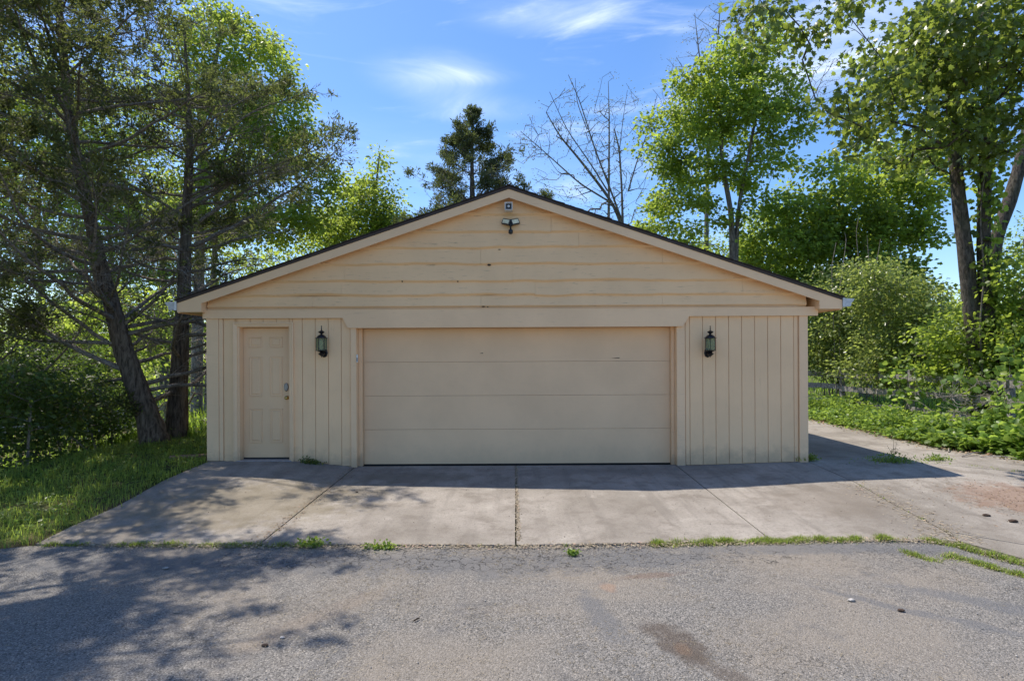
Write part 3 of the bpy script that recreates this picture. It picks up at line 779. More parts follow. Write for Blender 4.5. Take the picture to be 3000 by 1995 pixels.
p = P(1490, 604, YW-0.20)
YB = YW-0.205
hb = 0.059
sir = thing('gable_speaker', 'small white square box with a dark front high under the ridge', 'speaker', (p.x, YW-0.03, p.z))
bm = bmesh.new()
ro = [bm.verts.new((p.x+a*hb, YB, p.z+b*hb)) for a, b in ((-1, -1), (1, -1), (1, 1), (-1, 1))]
ri = [bm.verts.new((p.x+a*(hb-0.008), YB, p.z+b*(hb-0.008))) for a, b in ((-1, -1), (1, -1), (1, 1), (-1, 1))]
rd = [bm.verts.new((p.x+a*(hb-0.018), YB+0.05, p.z+b*(hb-0.018))) for a, b in ((-1, -1), (1, -1), (1, 1), (-1, 1))]
rb = [bm.verts.new((p.x+a*hb, YW-0.033, p.z+b*hb)) for a, b in ((-1, -1), (1, -1), (1, 1), (-1, 1))]
for i in range(4):
    j = (i+1) % 4
    bm.faces.new((ro[i], ro[j], ri[j], ri[i])); bm.faces.new((ri[i], ri[j], rd[j], rd[i])); bm.faces.new((ro[j], ro[i], rb[i], rb[j]))
bm.faces.new(rd); bm.faces.new(rb[::-1])
bm_obj('housing', bm, M_white, sir)
box('dark_front', p.x-hb+0.020, p.x+hb-0.020, YB+0.030, YB+0.049, p.z-hb+0.020, p.z+hb-0.020, M_dark, sir, bevel=0)
bm = bmesh.new(); bm_lathe(bm, [(0, 0), (0.018, 0), (0.018, 0.018), (0.010, 0.026), (0, 0.028)], (0, 0, 0), 12)
bmesh.ops.rotate(bm, matrix=Matrix.Rotation(math.pi/2, 3, 'X'), verts=bm.verts); bmesh.ops.translate(bm, vec=(p.x, YB+0.030, p.z), verts=bm.verts)
bm_obj('round_centre', bm, M_white, sir, smooth_=True)

p = P(1496, 655, YW-0.10)
fl = thing('floodlight', 'black twin-head motion floodlight hanging below the white box', 'floodlight', (p.x, YW-0.033, p.z))
bm = bmesh.new(); bm_lathe(bm, [(0, 0), (0.055, 0), (0.052, 0.016), (0.034, 0.03), (0, 0.034)], (0, 0, 0), 16)
bmesh.ops.rotate(bm, matrix=Matrix.Rotation(math.pi/2, 3, 'X'), verts=bm.verts); bmesh.ops.translate(bm, vec=(p.x, YW-0.034, p.z+0.025), verts=bm.verts)
bm_obj('base', bm, M_dark, fl, smooth_=True)
bm = bmesh.new(); bm_tube(bm, [(p.x, YW-0.06, p.z+0.03), (p.x, YW-0.10, p.z+0.03), (p.x, YW-0.12, p.z), (p.x, YW-0.12, p.z-0.10)], 0.014, 8); bm_obj('arm', bm, M_dark, fl, smooth_=True)
for s in (-1, 1):
    R = Matrix.Rotation(s*math.radians(32), 3, 'Z') @ Matrix.Rotation(-s*math.radians(16), 3, 'Y') @ Matrix.Rotation(math.radians(-12), 3, 'X')
    def mk(w, h, d0, d1, name, mat, parent):
        bm = bmesh.new(); bm_box(bm, -w, w, d0, d1, -h, h)
        bmesh.ops.rotate(bm, matrix=R, verts=bm.verts)
        off = R @ Vector((s*0.074, 0, 0))
        bmesh.ops.translate(bm, vec=Vector((p.x+s*0.006, YW-0.135, p.z+0.006))+off, verts=bm.verts)
        return bm_obj(name, bm, mat, parent, bevel=0.006 if name == 'head' else 0)
    h_ = mk(0.074, 0.046, -0.016, 0.022, 'head', M_dark, fl)
    mk(0.058, 0.031, -0.0185, -0.0155, 'lens', M_led, h_)
bm = bmesh.new(); bm_lathe(bm, [(0, -0.034), (0.022, -0.032), (0.034, -0.018), (0.035, 0.022), (0.026, 0.034), (0, 0.036)], (p.x, YW-0.12, p.z-0.135), 16)
bm_obj('motion_sensor', bm, M_dark, fl, smooth_=True)
p = P(1046.5, 1050, YW-0.03)
o = thing('door_keypad', 'small white push-button plate on the post left of the garage door', 'keypad', (p.x, YW-0.03, p.z))
box('plate', p.x-0.012, p.x+0.012, YW-0.040, YW-0.0265, p.z-0.06, p.z+0.06, M_white, o)
box('button', p.x-0.005, p.x+0.006, YW-0.0435, YW-0.0405, p.z-0.045, p.z+0.012, M_dark, o, bevel=0)
bm = bmesh.new(); bm_box(bm, -0.45, 0.45, -0.045, 0.045, -0.02, 0.02)
bmesh.ops.rotate(bm, matrix=Matrix.Rotation(0.35, 3, 'Z'), verts=bm.verts)
M_reddish = bark_mat('reddish weathered board', (0.20, 0.10, 0.06), (0.45, 0.30, 0.20), 6)
bmesh.ops.translate(bm, vec=(-5.0, 9.15, 0.15), verts=bm.verts)
tag(bm_obj('wood_board', bm, M_reddish), 'short reddish board lying against the left corner of the garage', 'board')

# ------------------------------------------------------------------ plants: numpy builders
def unit(v): return v/np.maximum(np.linalg.norm(v, axis=-1, keepdims=True), 1e-9)
def tubes(P0, P1, R0, R1, sides=3):
    P0 = np.asarray(P0, float); P1 = np.asarray(P1, float); R0 = np.asarray(R0, float); R1 = np.asarray(R1, float)
    n = len(P0); t = unit(P1-P0)
    ref = np.where(np.abs(t[:, 2:3]) > 0.9, np.array([[1.0, 0, 0]]), np.array([[0, 0, 1.0]]))
    u = unit(np.cross(t, ref)); v = np.cross(t, u)
    ang = np.arange(sides)*2*np.pi/sides
    ring = u[:, None]*np.cos(ang)[None, :, None]+v[:, None]*np.sin(ang)[None, :, None]
    A = P0[:, None]+ring*R0[:, None, None]; B = P1[:, None]+ring*R1[:, None, None]
    V = np.concatenate([A, B], 1).reshape(-1, 3)
    k = np.arange(sides); k2 = (k+1) % sides
    f = np.stack([k, k2, k2+sides, k+sides], 1)
    Fc = (f[None]+(np.arange(n)*2*sides)[:, None, None]).reshape(-1, 4)
    return V, Fc
def merge(parts):
    Vs, Fs, off = [], [], 0
    for V, Fc in parts:
        Vs.append(V); Fs.append(Fc+off); off += len(V)
    return np.concatenate(Vs), np.concatenate(Fs)
def sweep(pts, rads, sides=14, rough=0.10, seed=0, sub=6):
    """a trunk with an uneven section along a smoothed polyline"""
    pts = np.array([list(p) for p in pts], float); rads = np.array(rads, float)
    m = (len(pts)-1)*sub+1
    s = np.linspace(0, len(pts)-1, m)
    C = np.stack([np.interp(s, np.arange(len(pts)), pts[:, i]) for i in range(3)], 1)
    for _ in range(3): C[1:-1] = (C[:-2]+2*C[1:-1]+C[2:])/4
    R = np.interp(s, np.arange(len(pts)), rads)
    T = unit(np.gradient(C, axis=0))
    ref = np.array([0.3, 1.0, 0.05]); U = unit(np.cross(T, ref[None])); W = np.cross(T, U)
    ang = np.arange(sides)*2*np.pi/sides
    wob = 1+rough*(np.sin(3*ang[None]+s[:, None]*0.6+seed)*0.5+np.sin(5*ang[None]-s[:, None]*0.4+seed*2)*0.4)+rough*0.5*RNG.standard_normal((m, sides))*0.5
    V = C[:, None]+(U[:, None]*np.cos(ang)[None, :, None]+W[:, None]*np.sin(ang)[None, :, None])*(R[:, None]*wob)[:, :, None]
    k = np.arange(sides); k2 = (k+1) % sides
    f = np.stack([k, k2, k2+sides, k+sides], 1)
    Fc = (f[None]+(np.arange(m-1)*sides)[:, None, None]).reshape(-1, 4)
    return V.reshape(-1, 3), Fc, C, R
def leaf_quads(C, U, Nn, L, W, fold=0.25):
    """rhombic leaves: C base, U axis, Nn normal"""
    n = len(C); U = unit(U); S = unit(np.cross(Nn, U)); Nn = np.cross(U, S)
    L = L[:, None]; W = W[:, None]
    b = C; t = C+U*L; mid = C+U*L*0.45
    l = mid+S*W+Nn*W*fold; r = mid-S*W+Nn*W*fold
    V = np.stack([b, r, t, l], 1).reshape(-1, 3)
    i = np.arange(n)[:, None]*4
    Fc = np.concatenate([np.stack([i+0, i+1, i+2], 2).reshape(-1, 3), np.stack([i+0, i+2, i+3], 2).reshape(-1, 3)], 1).reshape(-1, 3)
    return V, Fc
MAPLE = np.array([(0.0, 0.05), (0.22, -0.06), (0.30, 0.10), (0.62, 0.22), (0.42, 0.38), (0.50, 0.66), (0.20, 0.60), (0.0, 1.0), (-0.20, 0.60), (-0.50, 0.66), (-0.42, 0.38), (-0.62, 0.22), (-0.30, 0.10), (-0.22, -0.06)])
GRAPE = np.array([(0.0, 0.08), (0.20, -0.10), (0.48, 0.05), (0.60, 0.35), (0.42, 0.52), (0.38, 0.80), (0.16, 0.78), (0.0, 1.0), (-0.16, 0.78), (-0.38, 0.80), (-0.42, 0.52), (-0.60, 0.35), (-0.48, 0.05), (-0.20, -0.10)])
def shape_leaves(C, U, Nn, L, shape=MAPLE):
    n = len(C); k = len(shape); U = unit(U); S = unit(np.cross(Nn, U)); Nn = np.cross(U, S)
    ctr = C+U*(L*0.38)[:, None]
    curl = -0.25*(np.abs(shape[:, 0])**1.2)-0.12*shape[:, 1]**2
    V = C[:, None]+(U[:, None]*shape[None, :, 1:2]+S[:, None]*shape[None, :, 0:1]+Nn[:, None]*curl[None, :, None])*L[:, None, None]
    V = np.concatenate([ctr[:, None], V], 1).reshape(-1, 3)
    j = np.arange(k); tri = np.stack([np.zeros(k, int), j+1, (j+1) % k+1], 1)
    Fc = (tri[None]+(np.arange(n)*(k+1))[:, None, None]).reshape(-1, 3)
    return V, Fc
def rand_dirs(n): return unit(RNG.standard_normal((n, 3)))
def crown(name, anchors, per, sig, size, mat, parent, shape=None, droop=0.35, up=0.8, flat=0.6, asp=0.33, tone=0.5):
    anchors = np.asarray(anchors, float); n = len(anchors)*per
    base = np.repeat(anchors, per, 0)
    off = RNG.standard_normal((n, 3))*np.array([1, 1, flat])*sig
    C = base+off
    U = unit(off+rand_dirs(n)*sig*0.7)+np.array([0, 0, -droop])
    Nn = rand_dirs(n)+np.array([0, 0, up])
    L = size*RNG.uniform(0.6, 1.25, n)
    tone_a = np.repeat(RNG.uniform(0, 1, len(anchors)), per)
    rnd = np.clip(0.55*tone_a+0.45*RNG.uniform(0, 1, n)+(tone-0.5), 0, 1)
    if shape is None:
        V, Fc = leaf_quads(C, U, Nn, L, L*asp); a = np.repeat(rnd, 2)
    else:
        V, Fc = shape_leaves(C, U, Nn, L, shape); a = np.repeat(rnd, len(shape))
    o = np_obj(name, V, Fc, mat, parent, attr=a)
    if parent is None: pass
    return o
def blob_points(blobs, dens, surf=0.55):
    """random points in ellipsoids (centre, rx, ry, rz), more of them near the surface; dens per m3"""
    out = []
    for c, rx, ry, rz in blobs:
        n = max(4, int(dens*4.19*rx*ry*rz))
        d = rand_dirs(n); r = RNG.uniform(0, 1, n)**(1/3*(1-surf)+0.12)
        out.append(np.array(c)+d*r[:, None]*np.array([rx, ry, rz]))
    return np.concatenate(out)
def PB(px, py, Y, rx, ry, dep=None):
    k = Y/F; rx_, rz_ = rx*k, ry*k
    return (tuple(P(px, py, Y)), rx_, dep if dep else min(rx_, 2.6), rz_)
def grow(nodes, rads, anchors, step=0.35, rtip=0.007, up=0.9, jit=0.05):
    """branches reaching from a trunk's nodes to every anchor point; returns segments"""
    pos_ = [np.array(p, float) for p in nodes]; par = [-1]+list(range(len(nodes)-1))
    A = np.asarray(anchors, float)
    root = pos_[0]
    d0 = np.array([np.min(np.linalg.norm(np.array(pos_)-a, axis=1)) for a in A])
    order = np.argsort(d0)
    arr = np.zeros((len(nodes)+len(A)*40, 3)); arr[:len(nodes)] = np.array(pos_); cnt = len(nodes)
    parr = np.full(len(arr), -1, int); parr[:cnt] = par
    for ai in order:
        a = A[ai]
        dv = a-arr[:cnt]; d = np.linalg.norm(dv, axis=1)
        cost = d+np.maximum(0, -dv[:, 2]*up)+0.35*np.maximum(0, 0.35*d-dv[:, 2])
        j = int(np.argmin(cost)); p = arr[j]
        L = d[j]; k = max(1, min(36, int(L/step)))
        prev = j
        pj = parr[j]; dirn = (p-arr[pj]) if pj >= 0 else np.array([0, 0, 1.0]); dirn = dirn/(np.linalg.norm(dirn)+1e-9)
        c1 = p+dirn*L*0.3
        for i in range(1, k+1):
            t = i/k
            q = (1-t)**2*p+2*t*(1-t)*c1+t*t*a
            if i < k: q = q+RNG.standard_normal(3)*jit*min(1.0, L*0.5)
            arr[cnt] = q; parr[cnt] = prev; prev = cnt; cnt += 1
            if cnt >= len(arr)-2: break
        if cnt >= len(arr)-2: break
    load = np.zeros(cnt)
    has = np.zeros(cnt, bool); has[parr[1:cnt][parr[1:cnt] >= 0]] = True
    load[~has] = 1
    for i in range(cnt-1, 0, -1):
        if parr[i] >= 0: load[parr[i]] += load[i]
    r = rtip*np.maximum(load, 1)**0.47
    n0 = len(nodes)
    idx = np.arange(n0, cnt); pr = parr[idx]
    cap = np.full(cnt, 9.0); cap[:n0] = np.array(rads)*0.8
    for i in range(n0, cnt): cap[i] = min(cap[parr[i]], r[i])
    return arr[pr], arr[idx], np.minimum(cap[pr], r[pr]*0.999), np.minimum(cap[idx], r[idx]*0.98)
def wood_parts(P0, P1, R0, R1, thin=0.02):
    big = np.maximum(R0, R1) > thin
    out = []
    if big.any(): out.append(tubes(P0[big], P1[big], R0[big], R1[big], 6))
    if (~big).any(): out.append(tubes(P0[~big], P1[~big], R0[~big], R1[~big], 3))
    return out
def broadleaf(name, label, cat, stems, blobs, mat, bark, dens=1.4, per=46, sig=0.30, size=0.10, shape=None, group=None, extra=None, rtip=0.006, tone=0.5, asp=0.33, droop=0.35, sides=12, surf=0.55, cut=None):
    """stems: list of (points, radii); first point is the foot"""
    foot = stems[0][0][0]
    root = thing(name, label, cat, tuple(foot), group)
    anchors = blob_points(blobs, dens, surf)
    if cut is not None: anchors = anchors[cut(anchors)]
    allC, allR, base = [], [], []
    nodes, rads = [], []
    for si, (pts, rr) in enumerate(stems):
        V, Fc, C, R = sweep(pts, rr, sides, 0.10, si*1.7)
        np_obj('trunk', V, Fc, bark, root, smooth_=True)
        nodes += list(C); rads += list(R)
    # (stem nodes are chained; segments between stems are never drawn)
    P0, P1, R0, R1 = grow(nodes, rads, anchors, rtip=rtip)
    V, Fc = merge(wood_parts(P0, P1, R0, R1))
    o = np_obj('limbs', V, Fc, bark, root, smooth_=True); o.name = 'branching'
    o['kind'] = 'stuff'
    if mat is not None:
        c = crown('crown', anchors, per, sig, size, mat, root, shape, tone=tone, asp=asp, droop=droop)
        c['kind'] = 'stuff'
    return root, anchors

# ---- cedar builder
def cedar(label, trunk_pts, trunk_r, hmin, htop, limb_len, n_limbs, fol_from, mat=M_cedar, tuft_n=13, twigs=10, seed=1, group=None, name='cedar_tree', az_fn=None, rise=0.15, tuft_len=0.13, extra_limbs=(), fol_k=1.0, taper=0.9):
    rg = np.random.default_rng(seed)
    foot = trunk_pts[0]
    root = thing(name, label, 'tree', tuple(foot), group)
    V, Fc, C, R = sweep(trunk_pts, trunk_r, 16, 0.14, seed)
    np_obj('trunk', V, Fc, M_bark_cedar, root, smooth_=True)
    S0, S1, A0, A1, T, TD = [], [], [], [], [], []
    def poly(p, d, L, r0, n, up, wig):
        pts = [p]; dd = d.copy()
        for i in range(n):
            dd = dd+rg.standard_normal(3)*wig+np.array([0, 0, up/n]); dd /= np.linalg.norm(dd)
            q = pts[-1]+dd*L/n
            S0.append(pts[-1]); S1.append(q); A0.append(r0*(1-i/n*0.85)); A1.append(r0*(1-(i+1)/n*0.85)); pts.append(q)
        return pts, dd
    hz = C[:, 2]
    specs = []
    for i in range(n_limbs):
        u = (i+rg.uniform(0, 1))/n_limbs
        h = hmin+(htop-hmin)*u
        az = rg.uniform(0, 2*np.pi) if az_fn is None else az_fn(rg, u)
        specs.append((h, az, limb_len(u)*rg.uniform(0.65, 1.15), rise))
    specs += list(extra_limbs)
    for (h, az, L, rs) in specs:
        j = int(np.argmin(np.abs(hz-h))); p = C[j].copy()
        d = np.array([math.cos(az), math.sin(az), rs+rg.uniform(-0.15, 0.2)]); d /= np.linalg.norm(d)
        r0 = max(0.010, min(R[j]*0.42, 0.012*L+0.006))
        n = max(5, int(L/0.28)) if L > 1.1 else 3
        pts, dd = poly(p, d, L, r0, n, 0.25, 0.10)
        u = (h-hmin)/(htop-hmin)
        alive = h > fol_from
        for k in range(1, len(pts)):
            f = k/(len(pts)-1)
            if f < 0.12: continue
            for rep in range(2 if twigs > 8 else 1):
                lt = L*0.30*(1.15-f*0.75)*rg.uniform(0.5, 1.2)
                loc = pts[k]-pts[k-1]; loc /= np.linalg.norm(loc)
                side = np.cross(loc, [0, 0, 1.0]); side /= (np.linalg.norm(side)+1e-6)
                s = 1 if (k+rep) % 2 else -1
                d2 = loc*rg.uniform(0.5, 1.0)+side*s*rg.uniform(0.5, 1.0)+np.array([0, 0, rg.uniform(-0.25, 0.4)]); d2 /= np.linalg.norm(d2)
                tp, _ = poly(pts[k], d2, lt, 0.006, 4, 0.15, 0.22)
                for m in range(1, 5):
                    loc2 = tp[m]-tp[m-1]; loc2 = loc2/(np.linalg.norm(loc2)+1e-9)
                    for q in range(2):
                        d3 = loc2+rg.standard_normal(3)*0.65; d3 /= np.linalg.norm(d3)
                        l3 = lt*0.30*rg.uniform(0.5, 1.2)+0.05
                        e = tp[m]+d3*l3
                        S0.append(tp[m]); S1.append(e); A0.append(0.0046); A1.append(0.0026)
                        cn = mnoise.noise((float(e[0])*1.1+seed, float(e[1])*1.1, float(e[2])*1.6)); pr = (0.60 if alive else 0.09)*(0.25+0.75*f)*fol_k*(1.0 if cn > 0.02 else (0.35 if cn > -0.2 else 0.06))
                        if rg.uniform() < pr:
                            T.append(e); TD.append(d3)
                            if rg.uniform() < 0.5: T.append(tp[m]+d3*l3*0.5); TD.append(d3)
    V, Fc = merge(wood_parts(np.array(S0), np.array(S1), np.array(A0), np.array(A1), 0.012))
    o = np_obj('branching', V, Fc, M_twig, root, smooth_=True); o['kind'] = 'stuff'
    T = np.array(T); TD = np.array(TD); n = len(T)*tuft_n
    base = np.repeat(T, tuft_n, 0); dr = np.repeat(TD, tuft_n, 0)
    st = tuft_len
    Cc = base+rg.standard_normal((n, 3))*st*0.42
    U = unit(dr*0.9+rg.standard_normal((n, 3))*0.75+np.array([0, 0, 0.25]))
    Nn = rg.standard_normal((n, 3))
    L = st*rg.uniform(0.45, 1.0, n)
    V, Fc = leaf_quads(Cc, U, Nn, L, L*0.15, 0.3)
    ta = np.repeat(rg.uniform(0, 1, len(T)), tuft_n)
    a = np.repeat(np.clip(0.6*ta+0.4*rg.uniform(0, 1, n), 0, 1), 2)
    o = np_obj('crown', V, Fc, mat, root, attr=a); o['kind'] = 'stuff'
    return root

YA = 10.7
def PL(lst, Y): return [tuple(P(x, y, Y)) for x, y in lst]
def foot_fix(pts):
    x, y, z = pts[0]; g = float(zt(x, y)); return [(x, y, g-0.10)]+list(pts[1:])
# leaning cedar
tp = foot_fix(PL([(455, 1312), (436, 1230), (402, 1132), (357, 1007), (326, 873), (290, 762), (268, 650), (250, 580), (223, 446), (205, 357), (192, 223), (178, 90), (165, -80), (160, -330), (160, -520)], YA))
PI = math.pi
cedar('leaning shaggy-barked cedar with bare lower branches, left of the garage', tp, [0.27, 0.205, 0.185, 0.16, 0.13, 0.115, 0.10, 0.095, 0.085, 0.08, 0.07, 0.06, 0.05, 0.03, 0.01],
      0.9, 9.8, lambda u: 3.2*(1-u)**0.5+0.5, 70, 3.9, seed=3, twigs=9, fol_k=1.25,
      extra_limbs=((2.35, 0.15, 2.6, 0.5), (3.9, 0.1, 2.9, 0.35), (2.9, 0.05, 1.3, 0.9), (1.5, 2.9, 3.6, 0.25), (1.9, 3.3, 3.2, 0.3), (2.7, 3.0, 3.6, 0.4), (3.4, 2.8, 3.4, 0.45), (5.5, -0.2, 3.4, 0.4), (6.3, 0.1, 3.8, 0.35), (7.0, -0.4, 3.6, 0.3), (5.5, -0.9, 3.9, 0.25), (6.2, -1.1, 4.1, 0.25), (4.8, -1.0, 3.5, 0.3), (6.8, -0.8, 3.9, 0.2), (7.4, -1.2, 3.8, 0.2)))
YBt = 11.6
tp = foot_fix(PL([(518, 1290), (523, 1200), (527, 1096), (533, 962), (540, 828), (545, 650), (548, 580), (553, 490), (556, 400), (552, 300), (545, 180), (540, 60)], YBt))
cedar('straight dark cedar standing closest to the garage wall', tp, [0.24, 0.19, 0.165, 0.14, 0.125, 0.095, 0.085, 0.075, 0.06, 0.05, 0.03, 0.015],
      1.6, 8.6, lambda u: 2.9*(1-u)**0.6+0.5, 58, 3.6, seed=5, twigs=9, fol_k=0.75,
      extra_limbs=((3.9, -0.25, 4.0, 0.55), (4.3, -0.1, 3.6, 0.4), (4.9, 0.0, 3.4, 0.25), (5.6, -0.3, 3.0, 0.55), (2.6, -0.2, 1.7, 0.5)))
# foreground cedar whose trunk stands outside the frame; its boughs hang in at the upper left and shade the drive
cedar('foreground cedar whose dark boughs hang in at the upper left', [(-8.0, 5.0, -0.9), (-7.9, 5.0, 1.5), (-7.85, 4.95, 4), (-7.8, 4.9, 7), (-7.75, 4.9, 9.5), (-7.7, 4.9, 11.0)], [0.3, 0.24, 0.2, 0.15, 0.09, 0.02],
      3.2, 10.5, lambda u: 4.0*(1-u)**0.5+0.4, 80, 3.2, seed=9, twigs=9, fol_k=2.4)
cedar('bushy cedar at the left edge with drooping lower boughs', [(-10.4, 10.2, -1.2), (-10.3, 10.2, 1.5), (-10.2, 10.2, 4), (-10.1, 10.2, 7), (-10.0, 10.2, 10)], [0.24, 0.2, 0.16, 0.11, 0.02],
      0.3, 6.6, lambda u: 2.6*(1-u)**0.5+0.4, 52, 0.6, seed=13, twigs=9, fol_k=1.5)
# juniper behind the ridge
YJ = 21.0
ax = P(1385, 330, YJ)
cedar('pointed dark juniper rising behind the ridge of the garage', [(ax.x, YJ, -0.2), (ax.x+0.1, YJ, 4), (ax.x-0.05, YJ, 8), (ax.x, YJ, ax.z-0.1)], [0.22, 0.16, 0.09, 0.015],
      2.5, ax.z, lambda u: 4.3*(1-u)**0.85+0.06, 110, 2.0, mat=M_cedar2, seed=17, twigs=8, name='juniper_tree', rise=0.45, tuft_len=0.17, tuft_n=15, fol_k=1.9)

# ---- broadleaf trees
def stem(lst, Y, r0, r1, y2=None):
    pts = PL(lst, Y); n = len(pts)
    pts = foot_fix(pts) if lst[0][1] > 1050 or True else pts
    return (pts, list(np.linspace(r0, r1, n)))
def gfoot(px, Y): # pixel row of the ground at this distance
    return HOR+F*HC/Y
YC = 19.0
broadleaf('cottonwood_tree', 'tall yellow-green tree rising behind the two cedars', 'tree',
    [stem([(575, gfoot(575, YC)), (580, 900), (590, 600), (590, 420), (600, 300), (640, 150), (650, 40)], YC, 0.19, 0.03), stem([(600, 560), (640, 500), (700, 330), (720, 230), (740, 120)], YC, 0.09, 0.02)],
    [PB(640, 120, YC, 120, 90), PB(760, 200, YC, 90, 110), PB(800, 330, YC, 110, 110), PB(880, 430, YC, 90, 90), PB(930, 560, YC, 70, 110), PB(700, 420, YC, 140, 130), PB(560, 250, YC, 100, 130), PB(620, 620, YC, 170, 110), PB(820, 640, YC, 140, 90), PB(590, 20, YC, 70, 50), PB(640, 60, YC, 60, 60)],
    M_leaf_yellow, M_bark_pale, dens=4.6, per=85, sig=0.22, size=0.14)
root_fix = bpy.data.objects
YD2 = 23.0
broadleaf('young_tree', 'small yellow-green tree just left of the dark juniper', 'tree',
    [stem([(1080, gfoot(0, YD2)), (1075, 900), (1085, 700), (1100, 560), (1112, 450)], YD2, 0.13, 0.02)],
    [PB(1090, 600, YD2, 75, 100), PB(1112, 470, YD2, 30, 50), PB(1050, 690, YD2, 110, 90), PB(1150, 650, YD2, 50, 90), PB(1010, 590, YD2, 35, 70), PB(960, 690, YD2, 60, 80)],
    M_leaf_yellow, M_bark_grey, dens=7, per=70, sig=0.23, size=0.15)
# loose bright trees beyond the cedars
YE = 30.0
for i, (px, bl, lab) in enumerate((
    (2840, [(2800, 960, 130, 90), (2940, 940, 110, 100), (2700, 1010, 120, 70), (3020, 880, 80, 100)], 'background tree low behind the vine-covered stems'),
    (2150, [(2150, 800, 130, 60), (2280, 760, 110, 60), (2020, 730, 90, 50), (2230, 680, 80, 50)], 'pale bright tree low behind the right roof slope'),
    (980, [(960, 720, 70, 70), (880, 760, 80, 80), (1000, 640, 40, 60), (780, 800, 90, 80)], 'low bright tree behind the left roof slope'),
    (120, [(110, 620, 150, 150), (60, 420, 140, 150), (120, 240, 130, 120), (160, 830, 130, 150), (60, 1000, 120, 90)], 'bright loose tree far behind at the left edge'),
    (330, [(330, 640, 110, 130), (300, 440, 120, 130), (360, 850, 120, 140), (430, 620, 110, 110), (400, 380, 100, 120), (280, 980, 110, 90), (370, 280, 70, 80)], 'bright loose tree seen behind the leaning cedar trunk'),
    (480, [(450, 780, 90, 120), (500, 950, 110, 110), (420, 1010, 110, 70), (570, 860, 60, 120), (640, 800, 80, 90)], 'low bright tree seen between the two cedar trunks'))):
    broadleaf('background_tree', lab, 'tree', [stem([(px, gfoot(0, YE)), (px+5, 900), (px-10, 700), (px, 480 if px in (120, 330) else 760)], YE, 0.22, 0.04)],
        [PB(a, b, YE, c, d) for a, b, c, d in bl], M_leaf_yellow, M_bark_grey, dens=1.3, per=85, sig=0.45, size=0.18, group='bright background trees', tone=0.55)
def woods():
    root_pts = []
    X_ = np.linspace(-75, 75, 150)
    for x in X_:
        if -1 < x < 1: pass
        h = 3.6+1.6*mnoise.noise((x*0.09, 1.0, 0))+0.9*mnoise.noise((x*0.35, 4.0, 0)); y = 48+5*mnoise.noise((x*0.05, 9, 0))
        n = 26; root_pts.append(np.stack([x+RNG.normal(0, .6, n), y+RNG.normal(0, .9, n), RNG.uniform(0.1, 1, n)**0.8*h], 1))
    an = np.concatenate(root_pts)
    c = crown('distant_woods', an, 26, 0.5, 0.24, M_leaf_mid, None, asp=0.42); tag(c, 'low line of distant woods at the horizon', 'woods', kind='stuff')
woods()
# bare trees
def bare(name, label, Y, stems, tips_blobs, n_per=1, bud=0.05, dens=0.5, budn=3):
    st = [(PL(l, Y), list(np.linspace(r0*0.72, r1*0.9, len(l)))) for l, r0, r1 in stems]
    st[0] = (foot_fix(st[0][0]), st[0][1])
    root, an = broadleaf(name, label, 'tree', st, [PB(a, b, Y, c, d, 1.6) for a, b, c, d in tips_blobs], M_bud, M_bark_grey, dens=dens, per=budn, sig=0.16, size=bud*1.3, group='thin budding trees behind the roof', rtip=0.009, surf=0.3)
bare('budding_tree', 'fan-shaped nearly bare tree behind the right roof slope', 25.0,
    [([(1880, gfoot(0, 25)), (1870, 900), (1855, 760), (1800, 600), (1700, 470), (1600, 360), (1525, 385)][:5]+[(1640, 400), (1600, 330)], 0.16, 0.02),
     ([(1838, 690), (1790, 560), (1740, 430), (1700, 300), (1665, 220)], 0.07, 0.012), ([(1800, 600), (1700, 540), (1600, 450), (1525, 385)], 0.06, 0.012), ([(1780, 560), (1730, 480), (1660, 380), (1610, 270)], 0.05, 0.012), ([(1720, 380), (1690, 300), (1685, 230)], 0.03, 0.01)],
    [(1600, 420, 90, 110), (1670, 330, 70, 110), (1740, 420, 80, 120), (1620, 580, 110, 80), (1760, 560, 90, 80), (1560, 600, 90, 60), (1700, 640, 120, 60), (1540, 420, 50, 70)], dens=4.5, budn=6)
bare('budding_tree', 'upright nearly bare tree with thin vertical limbs left of the bright maple', 27.0,
    [([(1790, gfoot(0, 27)), (1786, 900), (1783, 700), (1784, 500), (1785, 350), (1782, 240)], 0.15, 0.012), ([(1826, 720), (1822, 560), (1815, 440), (1800, 380)], 0.09, 0.03), ([(1815, 440), (1825, 350), (1838, 265)], 0.03, 0.01), ([(1840, 560), (1870, 460), (1900, 380), (1925, 280)], 0.05, 0.012)],
    [(1780, 300, 45, 90), (1830, 350, 45, 100), (1760, 450, 60, 90), (1900, 350, 50, 90), (1850, 520, 70, 90), (1880, 650, 120, 60)], dens=4.5, budn=6)
bare('budding_tree', 'tallest nearly bare tree, its tips above the bright maple', 30.0,
    [([(2068, gfoot(0, 30)), (2068, 900), (2070, 740), (2070, 600), (2075, 450), (2085, 300), (2100, 150), (2110, 20)], 0.23, 0.02), ([(2078, 400), (2060, 250), (2045, 130), (2035, 40)], 0.08, 0.012), ([(2090, 280), (2140, 160), (2165, 60), (2180, -40)], 0.07, 0.012)],
    [(2050, 120, 60, 100), (2110, 100, 60, 100), (2170, 60, 50, 80), (1980, 260, 60, 110), (2330, 300, 100, 60), (2440, 210, 60, 60), (1940, 420, 50, 80)], dens=4.5, budn=6)
YM = 21.0
